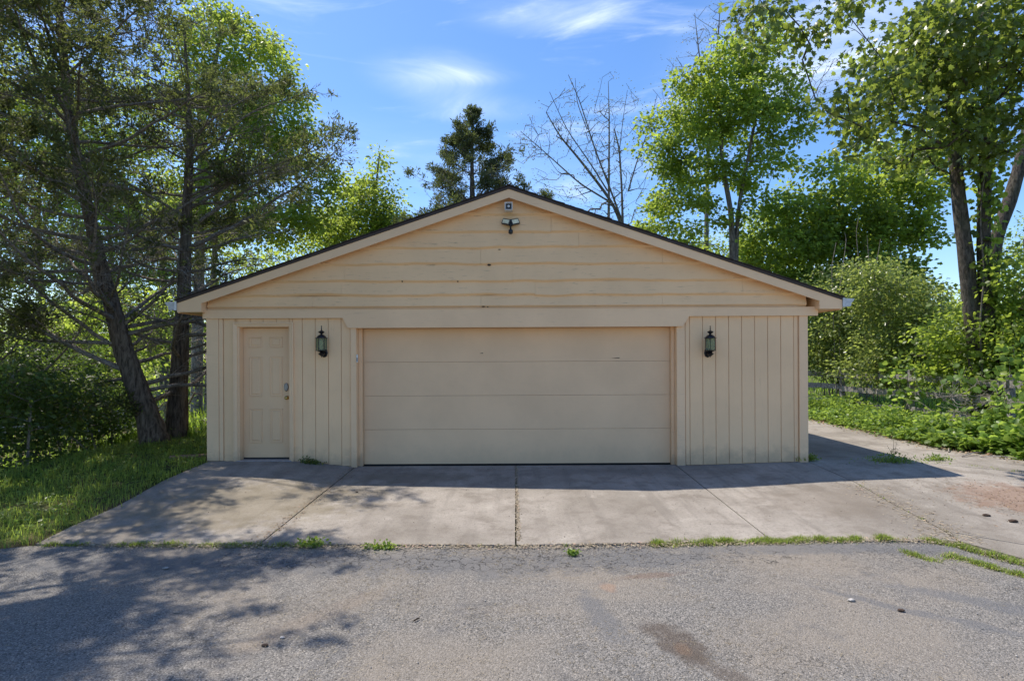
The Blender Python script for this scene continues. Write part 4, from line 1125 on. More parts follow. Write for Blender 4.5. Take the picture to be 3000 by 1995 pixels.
broadleaf('maple_tree', 'bright green young maple above the right roof slope', 'tree',
    [stem([(2150, gfoot(0, YM)), (2147, 900), (2147, 740), (2142, 620), (2115, 480), (2110, 330), (2090, 220)], YM, 0.16, 0.03), stem([(2150, 760), (2158, 680), (2168, 580), (2200, 420), (2230, 260), (2250, 140)], YM, 0.09, 0.02)],
    [PB(2060, 270, YM, 90, 80), PB(2160, 200, YM, 90, 90), PB(2235, 110, YM, 70, 60), PB(2270, 250, YM, 80, 90), PB(2160, 350, YM, 130, 90), PB(2300, 370, YM, 70, 60), PB(1960, 370, YM, 70, 80), PB(1930, 450, YM, 60, 60), PB(2040, 470, YM, 110, 70), PB(2220, 490, YM, 90, 55), PB(2000, 590, YM, 110, 50), PB(1950, 690, YM, 100, 45), PB(2230, 560, YM, 60, 35), PB(2140, 640, YM, 60, 40)],
    M_leaf_bright, M_bark_grey, dens=4.6, per=85, sig=0.21, size=0.15, asp=0.38, tone=0.55)
YN = 21.5
broadleaf('maple_tree', 'dense mid-green maple between the garage and the vine-covered tree', 'tree',
    [stem([(2540, gfoot(0, YN)), (2530, 1000), (2510, 850), (2480, 700), (2450, 560)], YN, 0.2, 0.04), stem([(2520, 900), (2600, 760), (2640, 620)], YN, 0.12, 0.03)],
    [PB(2380, 520, YN, 70, 60), PB(2340, 620, YN, 110, 80), PB(2500, 600, YN, 120, 90), PB(2620, 560, YN, 120, 90), PB(2300, 720, YN, 130, 70), PB(2460, 740, YN, 140, 90), PB(2620, 700, YN, 110, 90), PB(2420, 850, YN, 120, 60), PB(2230, 730, YN, 60, 45), PB(2700, 580, YN, 60, 100), PB(2560, 480, YN, 60, 50), PB(2300, 850, YN, 120, 60), PB(2540, 860, YN, 130, 80), PB(2680, 470, YN, 60, 60), PB(2430, 960, YN, 150, 90), PB(2620, 960, YN, 120, 90), PB(2650, 830, YN, 90, 90), PB(2600, 430, YN, 70, 50), PB(2730, 500, YN, 60, 80), PB(2250, 640, YN, 60, 60)],
    M_leaf_mid, M_bark_grey, dens=2.6, per=100, sig=0.26, size=0.17, asp=0.42, group=None, tone=0.5)
YF = 26.0
broadleaf('background_tree', 'pale feathery tree at the right edge behind the grey stem', 'tree',
    [stem([(3010, gfoot(0, YF)), (3010, 900), (3000, 700)], YF, 0.15, 0.04)],
    [PB(2960, 700, YF, 50, 60), PB(2990, 800, YF, 70, 90), PB(3050, 720, YF, 90, 120)], M_leaf_yellow, M_bark_grey, dens=1.8, per=50, sig=0.3, size=0.13, tone=0.6)
# big multi-stem tree at the right, leaves near the camera
YS = 12.6
def radj(pts, wid): return [w*YS/F/2 for w in wid]
st_a = (foot_fix(PL([(2890, gfoot(0, YS)), (2880, 1130), (2850, 950), (2832, 760), (2812, 600), (2795, 420), (2785, 250), (2770, 60)], YS)), radj(0, [75, 60, 44, 40, 36, 30, 24, 14]))
st_b = (PL([(2905, 1200), (2898, 1050), (2890, 900), (2882, 720), (2885, 520), (2897, 320), (2890, 120), (2880, -80)], YS-0.1), radj(0, [60, 48, 36, 34, 32, 30, 26, 16]))
st_c = (PL([(2920, 1080), (2950, 990), (2995, 900), (3060, 810), (3130, 640)], YS-0.05), radj(0, [46, 38, 34, 28, 20]))
st_d = (PL([(2905, 900), (2908, 800), (2920, 690), (2950, 610), (2985, 500), (3005, 400), (3040, 260)], YS+0.5), radj(0, [36, 34, 34, 36, 34, 30, 20]))
blobs = [PB(2290, 45, 9.2, 110, 50, 0.9), PB(2400, 70, 9.4, 80, 70, 0.9), PB(2500, 60, 9.6, 60, 90, 0.9), PB(2220, 20, 9.4, 60, 40, 0.7),
         PB(2680, 100, 10.4, 120, 110, 1.5), PB(2800, 80, 10.8, 150, 120, 1.8), PB(2930, 150, 10.4, 140, 140, 1.8), PB(2740, 230, 10.6, 160, 80, 1.5), PB(2900, 300, 10.8, 130, 90, 1.6),
         PB(2620, 260, 10.2, 90, 70, 1.2), PB(2540, 300, 9.9, 100, 55, 1.0), PB(2470, 320, 9.7, 60, 38, 0.8), PB(2640, 350, 10.2, 110, 45, 1.1), PB(2980, 420, 11, 60, 100, 1.2), PB(2700, 430, 11.5, 80, 60, 1.2), PB(2530, 405, 9.9, 28, 22, 0.4), PB(2850, 430, 12, 100, 60, 1.2)]
bigtree, an = broadleaf('vine_covered_tree', 'large many-stemmed tree at the right with vines up its stems', 'tree', [st_a, st_b, st_c, st_d], blobs, M_leaf_near, M_bark_dark, dens=10, per=32, sig=0.17, size=0.11, shape=MAPLE, tone=0.5, droop=0.6)
# climbing vine on the stems
vp = []
for st, y0, y1, k, r in ((st_a, 0.0, 0.25, 60, 0.26), (st_b, 0.0, 0.85, 150, 0.24), (st_c, 0, 0.6, 50, 0.2)):
    C = np.array(st[0]); s = RNG.uniform(y0, y1, k)*(len(C)-1)
    c = np.stack([np.interp(s, np.arange(len(C)), C[:, i]) for i in range(3)], 1)
    d = rand_dirs(k); d[:, 1] = -abs(d[:, 1]); vp.append(c+d*RNG.uniform(0.12, r, k)[:, None])
vp = np.concatenate(vp); vp = vp[vp[:, 2] > 0.3]
vine = thing('climbing_vine', 'leafy green vine climbing the dark right-hand stems', 'vine', tuple(P(2898, 1200, YS-0.3)))
c = crown('foliage', vp, 9, 0.13, 0.12, M_leaf_mid, vine, GRAPE, droop=0.8, up=0.1); c['kind'] = 'stuff'
V, Fc, _, _ = sweep(PL([(2880, 1150), (2870, 950), (2885, 800), (2870, 640), (2890, 450), (2880, 300)], YS-0.32), [0.02, 0.018, 0.016, 0.014, 0.01, 0.006], 6); np_obj('stem', V, Fc, M_bark_grey, vine, smooth_=True)
# single broad leaves of the near boughs
def one_leaf_mesh(shape, name):
    V, Fc = shape_leaves(np.zeros((1, 3)), np.array([[0, 1.0, 0]]), np.array([[0, 0, 1.0]]), np.ones(1), shape)
    return np_mesh(name, V, Fc, attr=np.full(len(Fc), 0.7))
def scatter_leaves(parent, pts, size, mat, shape, n, tilt=0.8, seed=2):
    rg = random.Random(seed)
    variants = []
    for k in range(4):
        V, Fc = shape_leaves(np.zeros((1, 3)), np.array([[0, 1.0, 0]]), np.array([[0, 0, 1.0]]), np.ones(1), shape)
        me = np_mesh('leaf', V, Fc, attr=np.full(len(Fc), 0.2+0.25*k)); me.materials.append(mat); variants.append(me)
    base = wloc(parent)
    for i in range(n):
        p = pts[rg.randrange(len(pts))]
        o = bpy.data.objects.new('leaf', variants[rg.randrange(4)])
        COL.objects.link(o); o.parent = parent
        o.location = Vector((p[0]+rg.gauss(0, .12), p[1]+rg.gauss(0, .12), p[2]+rg.gauss(0, .10)))-base
        o.rotation_euler = (rg.gauss(-0.35, tilt), rg.gauss(0, tilt), rg.uniform(0, 6.28))
        s = size*rg.uniform(0.75, 1.25); o.scale = (s, s, s)
near = an[an[:, 1] < 10.2]
scatter_leaves(bigtree, near, 0.115, M_leaf_near, MAPLE, 260)

# ---- shrubs behind the fence
def shrub(name, label, blobs, Y, mat, size, dens=6, per=26, sig=0.17, group=None, asp=0.34, tone=0.5, canes=6, shape=None, cat='shrub', rtip=0.004, low=True):
    bl = [PB(a, b, Y, c, d, 1.0) for a, b, c, d in blobs]
    cx = np.mean([b[0][0] for b in bl]); zg = float(zt(cx, Y))
    root = thing(name, label, cat, (cx, Y, zg), group)
    an = blob_points(bl, dens, 0.5)
    an = an[an[:, 2] > zt(an[:, 0], an[:, 1])+0.05]
    segs = []
    for k in range(canes):
        x0 = cx+random.uniform(-0.5, 0.5); b = random.choice(bl)
        nodes = [np.array([x0, Y+random.uniform(-.2, .2), zg-0.05]), np.array([x0+(b[0][0]-x0)*0.3, Y, zg+(b[0][2]-zg)*0.45]), np.array([b[0][0], b[0][1], b[0][2]])]
        segs.append(nodes)
    parts = []
    lab = np.array([int(np.argmin([np.linalg.norm(a-s[-1]) for s in segs])) for a in an])
    for k, s in enumerate(segs):
        sel = an[lab == k]
        if len(sel) == 0: continue
        C = np.stack([np.interp(np.linspace(0, 2, 9), [0, 1, 2], np.array(s)[:, i]) for i in range(3)], 1)
        P0, P1, R0, R1 = grow(list(C), [0.022]*9, sel, step=0.2, rtip=rtip, jit=0.03)
        parts += wood_parts(P0, P1, R0, R1); parts.append(tubes(C[:-1], C[1:], np.full(8, 0.022), np.full(8, 0.019), 5))
    V, Fc = merge([p for p in parts if len(p[0])]) 
    # tubes with 3,5,6 sides all give quads
    o = np_obj('stem', V, Fc, M_twig, root, smooth_=True); o['kind'] = 'stuff'
    c = crown('foliage', an, per, sig, size, mat, root, shape, tone=tone, asp=asp); c['kind'] = 'stuff'
    return root, an
grp = 'shrubs along the right-hand fence'
shrub('honeysuckle_shrub', 'tall pale shrub beside the right eave of the garage', [(2440, 860, 90, 70), (2500, 940, 110, 90), (2430, 1010, 80, 80), (2400, 930, 50, 110), (2460, 1060, 90, 50)], 17.6, M_leaf_shrub, 0.10, 13, 60, 0.20, grp, canes=7)
shrub('honeysuckle_shrub', 'widest pale shrub in the middle of the right-hand thicket', [(2590, 860, 100, 70), (2660, 900, 110, 80), (2620, 980, 130, 90), (2720, 1010, 110, 80), (2560, 800, 80, 50), (2560, 1070, 110, 60), (2680, 1100, 110, 50)], 15.6, M_leaf_shrub, 0.10, 14, 60, 0.19, grp, canes=8)
shrub('honeysuckle_shrub', 'leafy shrub directly in front of the foot of the vine-covered tree', [(2820, 960, 90, 90), (2790, 1060, 90, 70), (2900, 1040, 80, 70), (2980, 980, 80, 110)], 13.0, M_leaf_mid, 0.11, 15, 42, 0.18, grp, canes=7, shape=None, asp=0.42)
shrub('honeysuckle_shrub', 'low yellow-green shrub against the corner of the garage', [(2400, 960, 40, 40), (2450, 980, 60, 40), (2390, 1050, 40, 50)], 18.2, M_leaf_yellow, 0.11, 14, 46, 0.18, grp, canes=4, asp=0.4)
shrub('honeysuckle_shrub', 'dark leafy shrub at the right edge of the picture', [(3010, 800, 80, 110), (3040, 1000, 120, 130)], 11.9, M_leaf_mid, 0.11, 16, 34, 0.17, grp, canes=5, asp=0.42)
# pale arching canes above the shrubs
for i, (lst, lab) in enumerate((([(2440, 880), (2436, 780), (2450, 710)], 'leftmost pale arching cane above the shrubs'), ([(2455, 880), (2470, 780), (2480, 700), (2474, 680)], 'second pale cane above the shrubs, bent at its tip'),
                  ([(2530, 860), (2515, 760), (2508, 680), (2515, 640)], 'tall pale cane leaning right above the shrubs'), ([(2560, 850), (2545, 760), (2540, 690)], 'pale upright cane near the middle of the shrubs'), ([(2550, 860), (2570, 760), (2580, 700)], 'rightmost pale cane above the shrubs'))):
    pts = PL(lst, 16.8); pts = [(pts[0][0]+0.1, 16.8, float(zt(pts[0][0], 16.8)))]+pts
    V, Fc, _, _ = sweep(pts, list(np.linspace(0.014, 0.006, len(pts))), 5, 0.05)
    tag(np_obj('bare_cane', V, Fc, M_twig, smooth_=True), lab, 'cane', 'bare canes in the thicket')

# ---- left undergrowth
grpL = 'dark undergrowth below the cedars'
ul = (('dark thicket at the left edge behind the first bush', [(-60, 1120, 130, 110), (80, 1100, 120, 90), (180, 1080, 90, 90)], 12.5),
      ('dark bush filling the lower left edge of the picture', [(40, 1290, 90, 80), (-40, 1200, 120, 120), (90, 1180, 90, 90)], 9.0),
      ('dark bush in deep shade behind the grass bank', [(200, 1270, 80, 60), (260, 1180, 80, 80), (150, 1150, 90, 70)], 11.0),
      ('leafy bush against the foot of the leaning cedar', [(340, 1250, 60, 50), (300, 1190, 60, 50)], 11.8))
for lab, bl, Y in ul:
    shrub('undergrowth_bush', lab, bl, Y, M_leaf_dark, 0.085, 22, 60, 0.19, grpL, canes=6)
shrub('undergrowth_bush', 'sunlit bush between the cedar trunks and the fence', [(420, 1130, 50, 60), (480, 1180, 40, 50), (380, 1080, 60, 60)], 15.5, M_leaf_yellow, 0.10, 6, 22, 0.2, grpL, canes=5)
shrub('undergrowth_bush', 'sunlit bush beside the left wall of the garage', [(590, 1230, 30, 40), (570, 1150, 26, 40)], 13.2, M_leaf_vine, 0.07, 12, 22, 0.14, grpL, canes=4)

for k_, (lab, bl, Y_b) in enumerate((('bright sunlit bush far behind the left thicket', [(120, 1000, 110, 80), (200, 930, 80, 70)], 19.0),
        ('bright sunlit bush seen to the left of the leaning trunk', [(290, 1000, 80, 80), (330, 900, 70, 70), (260, 1080, 70, 50)], 20.0),
        ('bright sunlit bush seen between the leaning and the straight trunk', [(430, 1000, 70, 70), (470, 900, 60, 70), (400, 1090, 60, 50)], 21.0))):
    shrub('sunlit_bush', lab, bl, Y_b, M_leaf_yellow, 0.15, 4.5, 50, 0.26, 'sunlit bushes beyond the cedars', canes=5, asp=0.4, tone=0.75)
# ---- fences
def fence(label, pts, zs, post_h, w=0.15):
    a = pts[0]; root = thing('rail_fence', label, 'fence', (a[0], a[1], float(zt(*a))))
    for x, y in pts:
        z = float(zt(x, y)); box('post', x-0.06, x+0.06, y-0.06, y+0.06, z-0.1, z+post_h+random.uniform(-.03, .05), M_post, root, bevel=0.006)
    for p, q in zip(pts, pts[1:]):
        for zz in zs:
            A = Vector((p[0], p[1], float(zt(*p))+zz+random.uniform(-.03, .03))); B = Vector((q[0], q[1], float(zt(*q))+zz+random.uniform(-.03, .03)))
            d = (B-A); L = d.length; d.normalize(); nrm = Vector((-d.y, d.x, 0)).normalized()
            if nrm.x > 0: nrm = -nrm
            up = Vector((0, 0, 1)); off = nrm*(0.078 if abs(d.y) > abs(d.x) else 0.0)
            if abs(d.y) <= abs(d.x): off = Vector((0, -0.078, 0))
            bm = bmesh.new(); rings = []
            for t in np.linspace(0.004, 0.996, 9):
                c = A+(B-A)*t+off+Vector((0, 0, 0.012*math.sin(t*3.1)*random.uniform(-1, 1)))
                n2 = nrm if abs(d.y) > abs(d.x) else Vector((0, -1, 0))
                h0 = w/2+random.uniform(-.003, .003)
                rings.append([bm.verts.new(c+n2*0.016+up*h0), bm.verts.new(c+n2*0.016-up*h0), bm.verts.new(c-n2*0.016-up*h0), bm.verts.new(c-n2*0.016+up*h0)])
            for r0, r1 in zip(rings, rings[1:]):
                for i in range(4): bm.faces.new((r0[i], r0[(i+1) % 4], r1[(i+1) % 4], r1[i]))
            bm.faces.new(rings[0]); bm.faces.new(rings[-1][::-1])
            bm_obj('rail', bm, M_post, root)
fence('weathered grey three-rail fence behind the weeds on the right', [(9.4, 22.0), (9.5, 19.4), (9.75, 16.8), (9.95, 14.2), (10.25, 11.7), (10.6, 9.2)], (0.26, 0.68, 1.06), 1.25)
fence('dark rail fence glimpsed between the cedar trunks', [(-9.7, 16.0), (-12.2, 16.3), (-14.8, 16.6)], (0.35, 0.72, 1.05), 1.2)

# ---- ground plants and grass
def blades(name, pts, h, w, mat, lean=0.35, parent=None, tone=0.5):
    n = len(pts); az = RNG.uniform(0, 2*np.pi, n)
    d = np.stack([np.cos(az), np.sin(az), np.zeros(n)], 1); s = np.stack([-np.sin(az), np.cos(az), np.zeros(n)], 1)
    H = h*RNG.uniform(0.45, 1.3, n)[:, None]; W = w*RNG.uniform(0.7, 1.3, n)[:, None]
    le = RNG.uniform(0.1, 1, n)[:, None]*lean*2
    b = pts; m1 = b+d*H*le*0.35+np.array([0, 0, 1.0])*H*0.55; tip = b+d*H*le+np.array([0, 0, 1.0])*H*(1-0.35*le)
    V = np.stack([b-s*W, b+s*W, m1+s*W*0.8, m1-s*W*0.8, tip], 1).reshape(-1, 3)
    i = np.arange(n)*5
    Fc = np.concatenate([np.stack([i, i+1, i+2], 1), np.stack([i, i+2, i+3], 1), np.stack([i+3, i+2, i+4], 1)], 1).reshape(-1, 3)
    a = np.repeat(np.clip(RNG.uniform(0, 1, n)+tone-0.5, 0, 1), 3)
    return np_obj(name, V, Fc, mat, parent, attr=a)
def clump_filter(X, Y, sc=1.7, thr=-0.25):
    return np.array([mnoise.noise((x*sc, y*sc, 3.1)) for x, y in zip(X, Y)]) > thr
def on_ground(X, Y, dz_=0.0): return np.stack([X, Y, zt(X, Y)+dz_], 1)
# lawn bank left
n = 62000
Y_ = 4.8+RNG.uniform(0, 1, n)**1.0*8.0; X_ = RNG.uniform(-9.5, -3.0, n)
k = (X_ < left_x(Y_)+0.04*RNG.standard_normal(n)) & (Y_ > seam_y(X_)-0.05) & ~((Y_ > 8.85) & (X_ > -4.8)) & (X_ > -8.2)
k &= RNG.uniform(0, 1, n) < np.clip(1.15-np.maximum(0, -X_-6.8)*0.8, 0.1, 1)
X_, Y_ = X_[k], Y_[k]
cl = clump_filter(X_, Y_, 2.3, -0.32); X_, Y_ = X_[cl], Y_[cl]
o = blades('lawn_grass', on_ground(X_, Y_), 0.085, 0.0032, M_grass); tag(o, 'green grass bank between the slab and the cedars', 'grass', kind='stuff')
n = 2600
Y_ = RNG.uniform(5.0, 12.0, n); X_ = RNG.uniform(-7.6, -3.5, n); k = (X_ < left_x(Y_)-0.05) & (Y_ > seam_y(X_)) & ~((Y_ > 8.85) & (X_ > -4.8))
o = blades('tall_grass', on_ground(X_[k], Y_[k]), 0.20, 0.0035, M_grass, 0.6); tag(o, 'longer grass stalks scattered over the bank', 'grass', kind='stuff')
# clover-like weeds within the lawn
k2 = RNG.uniform(0, 1, len(X_)) < 0.5
o = crown('lawn_weeds', on_ground(X_[k & k2], Y_[k & k2], 0.035), 7, 0.05, 0.045, M_leaf_vine, None, up=2.0, droop=0.1, flat=0.3, asp=0.42); tag(o, 'small broad-leaved weeds in the bank', 'weeds', kind='stuff')
# meadow
n = 60000
Y_ = 11.5+RNG.uniform(0, 1, n)**1.6*45; X_ = RNG.uniform(-1, 0.0, n)*(8+Y_*0.75)+(-4.4)*0
X_ = np.where(RNG.uniform(0, 1, n) < 0.62, X_-1.0, RNG.uniform(0.3, 1.0, n)*Y_*1.1+2)
k = ~(paved(X_, Y_)) & ~((X_ > -4.9) & (X_ < 8.2) & (Y_ < 21))
o = blades('meadow_grass', on_ground(X_[k], Y_[k]), 0.32, 0.012, M_meadow, 0.5); tag(o, 'sunlit meadow grass behind the garage and fences', 'grass', kind='stuff')
# weeds in the joints and seams
def seam_tufts(name, label, line, n, h, spread, mat=M_grass, amp=None, w=0.003):
    L = np.array(line); s = RNG.uniform(0, len(L)-1, n)
    x = np.interp(s, np.arange(len(L)), L[:, 0]); y = np.interp(s, np.arange(len(L)), L[:, 1])
    dens = np.array([mnoise.noise((a*5.1, b*5.1, 8)) for a, b in zip(x, y)])
    k = dens+RNG.normal(0, 0.16, len(dens)) > (amp if amp is not None else -0.1)
    x = x[k]+RNG.standard_normal(k.sum())*spread*0.5; y = y[k]+RNG.standard_normal(k.sum())*spread
    hv = 0.7+0.9*np.array([mnoise.noise((a*7.0, b*7.0, 2)) for a, b in zip(x, y)]); q = RNG.uniform(0, 1, len(x)) < 0.2
    P_ = on_ground(x, y, -0.02); P_[:, 2] -= h*0.75*(1-np.clip(hv, 0.1, 1)); o = blades(name, P_[~q], h, w, mat, 0.6)
    if q.sum() > 3: tag(blades('dry_grass', P_[q], h*0.9, w, M_straw, 1.0), 'dry blades among the '+label.split(' in ')[0].split(' where ')[0].split(' along ')[0]+' '+name.split('_')[0]+' growth', 'grass', kind='stuff')
    return tag(o, label, 'grass', kind='stuff')
seam_tufts('seam_grass', 'dense strip of grass in the seam right of the middle', [(sx, float(seam_y(sx))) for sx in np.linspace(1.35, 4.35, 14)], 20000, 0.065, 0.030, amp=-0.25)
seam_tufts('seam_grass', 'grass strip where the seam curves away at the right edge', [(sx, float(seam_y(sx))-0.02) for sx in np.linspace(4.2, 5.6, 8)], 9000, 0.065, 0.05, amp=-0.25)
seam_tufts('seam_grass', 'small grass tufts in the asphalt just inside the right curve', [G(2640, 1612, -.1), G(2730, 1635, -.1), G(2800, 1625, -.1), G(2900, 1655, -.1), G(3000, 1680, -.1)], 5000, 0.05, 0.04, amp=-0.05)
seam_tufts('seam_grass', 'thin dry grass in the shaded left part of the seam', [(sx, float(seam_y(sx))) for sx in np.linspace(-4.6, -2.0, 12)], 4000, 0.06, 0.025, amp=-0.05)
seam_tufts('seam_grass', 'sparse sprigs in the middle of the seam', [(sx, float(seam_y(sx))) for sx in np.linspace(-1.9, 1.3, 12)], 420, 0.05, 0.015, amp=0.22)
seam_tufts('joint_grass', 'weeds along the diagonal joint by the right slab', [cv[0], cv[1], cv[2], f4], 900, 0.05, 0.03, amp=0.05)
seam_tufts('joint_grass', 'weeds in the joint between the left slabs', [(-2.46, 8.7), tuple(0.5*(np.array(b1)+np.array(f1))), f1], 420, 0.035, 0.025, amp=0.12)
seam_tufts('joint_grass', 'grass in the cross joint of the side drive', [G(2560, 1352, .04), j1, G(2800, 1358, .04), j2], 1300, 0.05, 0.05, amp=0.0)
def tuft(name, label, x, y, n, h, r, mat=M_leaf_vine):
    root = thing(name, label, 'weed', (x, y, float(zt(x, y))))
    pts = np.stack([x+RNG.standard_normal(n)*r*1.4, y+RNG.standard_normal(n)*r*0.5-0.02, np.zeros(n)], 1); pts[:, 2] = zt(pts[:, 0], pts[:, 1])
    b = blades('blade_clump', pts, h, 0.004, M_grass, 0.6, root); b['kind'] = 'stuff'
    c = crown('foliage', pts+np.array([0, 0, h*0.5]), 3, r*0.5, 0.035, mat, root, up=1.0, asp=0.4); c['kind'] = 'stuff'
tuft('weed_tuft', 'weed tuft at the foot of the siding right of the entry door', *G(911, 1356, 0.08), 70, 0.06, 0.06, M_leaf_dark)
tuft('weed_tuft', 'weed growing at the right front corner of the garage', *G(2352, 1350, 0.04), 120, 0.13, 0.06, M_leaf_mid)
tuft('weed_tuft', 'green sprig in the seam below the left slab joint', *G(915, 1594, -0.10), 50, 0.06, 0.045)
tuft('weed_tuft', 'green sprig in the seam left of the middle joint', *G(1125, 1600, -0.10), 45, 0.05, 0.045)
tuft('weed_tuft', 'tiny green sprig in the asphalt below the middle joint', *G(1680, 1617, -0.10), 22, 0.035, 0.02)
tuft('weed_tuft', 'low leafy weed on the side drive right of the shadow', *G(2745, 1348, 0.04), 60, 0.07, 0.07)
tuft('weed_tuft', 'grass patch around the foot of the tall thin weed', *G(2615, 1352, 0.04), 190, 0.05, 0.13)
# the tall thin weed
wx, wy = G(2618, 1347, 0.04)
weed = thing('tall_weed', 'thin upright weed with narrow leaves in the side drive', 'weed', (wx, wy, float(zt(wx, wy))))
bm = bmesh.new(); wz = float(zt(wx, wy))
for lean in (0.0, -0.10, 0.05): bm_tube(bm, [(wx, wy, wz), (wx+lean*0.4, wy, wz+0.12), (wx+lean, wy, wz+0.32-abs(lean))], [0.004, 0.003, 0.0015], 5)
bm_obj('stem', bm, M_leaf_dark, weed)
for i in range(26):
    l3 = random.choice((0.0, -0.10, 0.05)); t = random.uniform(0.35, 1.0); H = 0.32-abs(l3)
    az = random.uniform(0, 6.28); L = random.uniform(0.07, 0.12)
    b = np.array([[wx+l3*t, wy, wz+H*t]]); u = np.array([[math.cos(az), math.sin(az), random.uniform(-0.5, 0.5)]])
    V, Fc = leaf_quads(b, u, np.array([[0, 0, 1.0]]), np.array([L]), np.array([0.009]))
    np_obj('leaf', V, Fc, M_leaf_dark, weed, attr=np.array([0.4, 0.4]))

# ground cover along the fence
def cover(name, label, poly, n, h, size, mat, shape=None, per=9, tone=0.5, sig=0.09):
    (x0, y0), (x1, y1), wid = poly
    t = RNG.uniform(0, 1, n); u = RNG.uniform(0, 1, n)
    x = x0+(x1-x0)*t+u*wid; y = y0+(y1-y0)*t
    hh = h*np.sin(np.pi*np.clip(u*0.85+0.12, 0, 1))*np.array([max(0.12, 0.6+1.5*mnoise.noise((a*1.9, b*1.9, 4))) for a, b in zip(x, y)])
    z = zt(x, y)+np.maximum(0.03, hh*RNG.uniform(0.25, 1, n))
    an = np.stack([x, y, z], 1)
    root = thing(name, label, 'ground cover', (float(x.mean()), float(y.mean()), float(zt(x.mean(), y.mean()))))
    c = crown('foliage', an, per, sig, size, mat, root, shape, up=1.6, droop=0.25, tone=tone, asp=0.42); c['kind'] = 'stuff'
    g = on_ground(x+RNG.uniform(-.08, .08, n), y+RNG.uniform(-.08, .08, n))
    V, Fc = tubes(g, an, np.full(n, 0.0035), np.full(n, 0.002), 3)
    s = np_obj('stem', V, Fc, M_leaf_dark, root, attr=np.full(len(Fc), 0.5)); s['kind'] = 'stuff'
    return root, an
cover('weed_bank', 'dark tall weeds close along the foot of the fence', ((9.1, 17.0), (9.5, 10.5), 0.45), 500, 0.32, 0.09, M_leaf_mid, per=12)
cover('weed_bank', 'low leafy weeds along the far edge of the side drive', ((7.75, 16.5), (7.6, 11.2), 2.1), 1500, 0.40, 0.075, M_leaf_vine, per=11)
cover('weed_bank', 'broader-leaved weeds along the middle of the drive edge', ((7.65, 11.3), (7.65, 9.8), 2.6), 900, 0.48, 0.085, M_leaf_vine, GRAPE, per=8)
r1, an1 = cover('grapevine', 'sprawling grapevine with big pale leaves at the lower right', ((7.9, 10.0), (8.35, 8.1), 2.4), 900, 1.1, 0.12, M_leaf_vine, GRAPE, per=6, tone=0.65, sig=0.11)
front = an1[an1[:, 0] < np.percentile(an1[:, 0], 60)]
scatter_leaves(r1, front, 0.17, M_leaf_vine, GRAPE, 200, 0.5, 5)
r2, an2 = shrub('grapevine', 'grapevine climbing over the fence rails near the dead twigs', [(2680, 1140, 60, 60), (2640, 1080, 60, 50), (2650, 1180, 40, 30)], 14.0, M_leaf_vine, 0.11, 9, 9, 0.15, None, canes=5, shape=GRAPE, cat='vine', tone=0.6)
scatter_leaves(r2, an2, 0.13, M_leaf_vine, GRAPE, 60, 0.5, 6)
r3, an3 = shrub('grapevine', 'grapevine mounded over the fence at the right edge', [(2960, 1120, 80, 60), (3040, 1080, 80, 80), (2990, 1200, 80, 40)], 10.6, M_leaf_vine, 0.11, 16, 11, 0.15, None, canes=4, shape=GRAPE, cat='vine', tone=0.6)
# tangle of dead twigs
S0, S1, A0, A1 = [], [], [], []
c0 = P(2830, 1180, 11.3)
for i in range(70):
    p = np.array(c0)+RNG.standard_normal(3)*np.array([0.32, 0.25, 0.16]); d = rand_dirs(1)[0]; d[2] = abs(d[2])*0.7
    L = RNG.uniform(0.25, 0.8); r = RNG.uniform(0.003, 0.008)
    for k in range(5):
        d = unit(d+RNG.standard_normal(3)*0.22); q = p+d*L/5
        q[2] = max(q[2], float(zt(q[0], q[1]))+0.02)
        S0.append(p.copy()); S1.append(q.copy()); A0.append(r); A1.append(r*0.8); r *= 0.8; p = q
V, Fc = tubes(np.array(S0), np.array(S1), np.array(A0), np.array(A1), 4)
M_deadtw = bark_mat('bleached dead twigs', (0.24, 0.20, 0.17), (0.45, 0.40, 0.35), 6)
o = np_obj('twig_pile', V, Fc, M_deadtw, smooth_=True); tag(o, 'tangle of bleached dead twigs in front of the right fence', 'twig pile', kind='stuff')
# fallen twigs at the drive edge
for i, (px, py, L, az, lab) in enumerate(((2850, 1335, 0.7, 0.5, 'long fallen twig in the litter under the grapevine'), (2930, 1345, 0.5, -0.5, 'short fallen twig right of the long one under the grapevine'), (2780, 1322, 0.4, 0.9, 'fallen twig at the left tip of the litter strip'))):
    x, y = G(px, py, 0.04); S = []
    pts = [(x+math.cos(az)*L*(t-0.5), y+math.sin(az)*L*(t-0.5), float(zt(x, y))+0.014+0.03*math.sin(t*3)) for t in np.linspace(0, 1, 5)]
    V, Fc, _, _ = sweep(pts, [0.010, 0.009, 0.008, 0.006, 0.004], 6)
    tag(np_obj('fallen_twig', V, Fc, M_deadtw, smooth_=True), lab, 'twig')

# litter, straw, pebbles
def litter(name, label, pts, size, mat, asp=0.35, flat=0.25):
    n = len(pts); az = RNG.uniform(0, 2*np.pi, n)
    U = np.stack([np.cos(az), np.sin(az), RNG.normal(0, flat, n)], 1); Nn = np.stack([RNG.normal(0, 0.35, n), RNG.normal(0, 0.35, n), np.ones(n)], 1)
    L = size*RNG.uniform(0.4, 1.4, n)
    V, Fc = leaf_quads(pts, U, Nn, L, L*asp, 0.3)
    o = np_obj(name, V, Fc, mat, attr=np.repeat(RNG.uniform(0, 1, n), 2)); return tag(o, label, 'litter', kind='stuff')
n = 2600
Y_ = RNG.uniform(8.0, 16, n); X_ = right_x(Y_)+RNG.normal(0.05, 0.22, n)
litter('leaf_litter', 'brown leaf litter along the edge of the weeds', on_ground(X_, Y_, 0.008), 0.045, M_litter)
n = 900
X_ = RNG.normal(6.1, 0.55, n); Y_ = RNG.normal(6.9, 0.45, n)
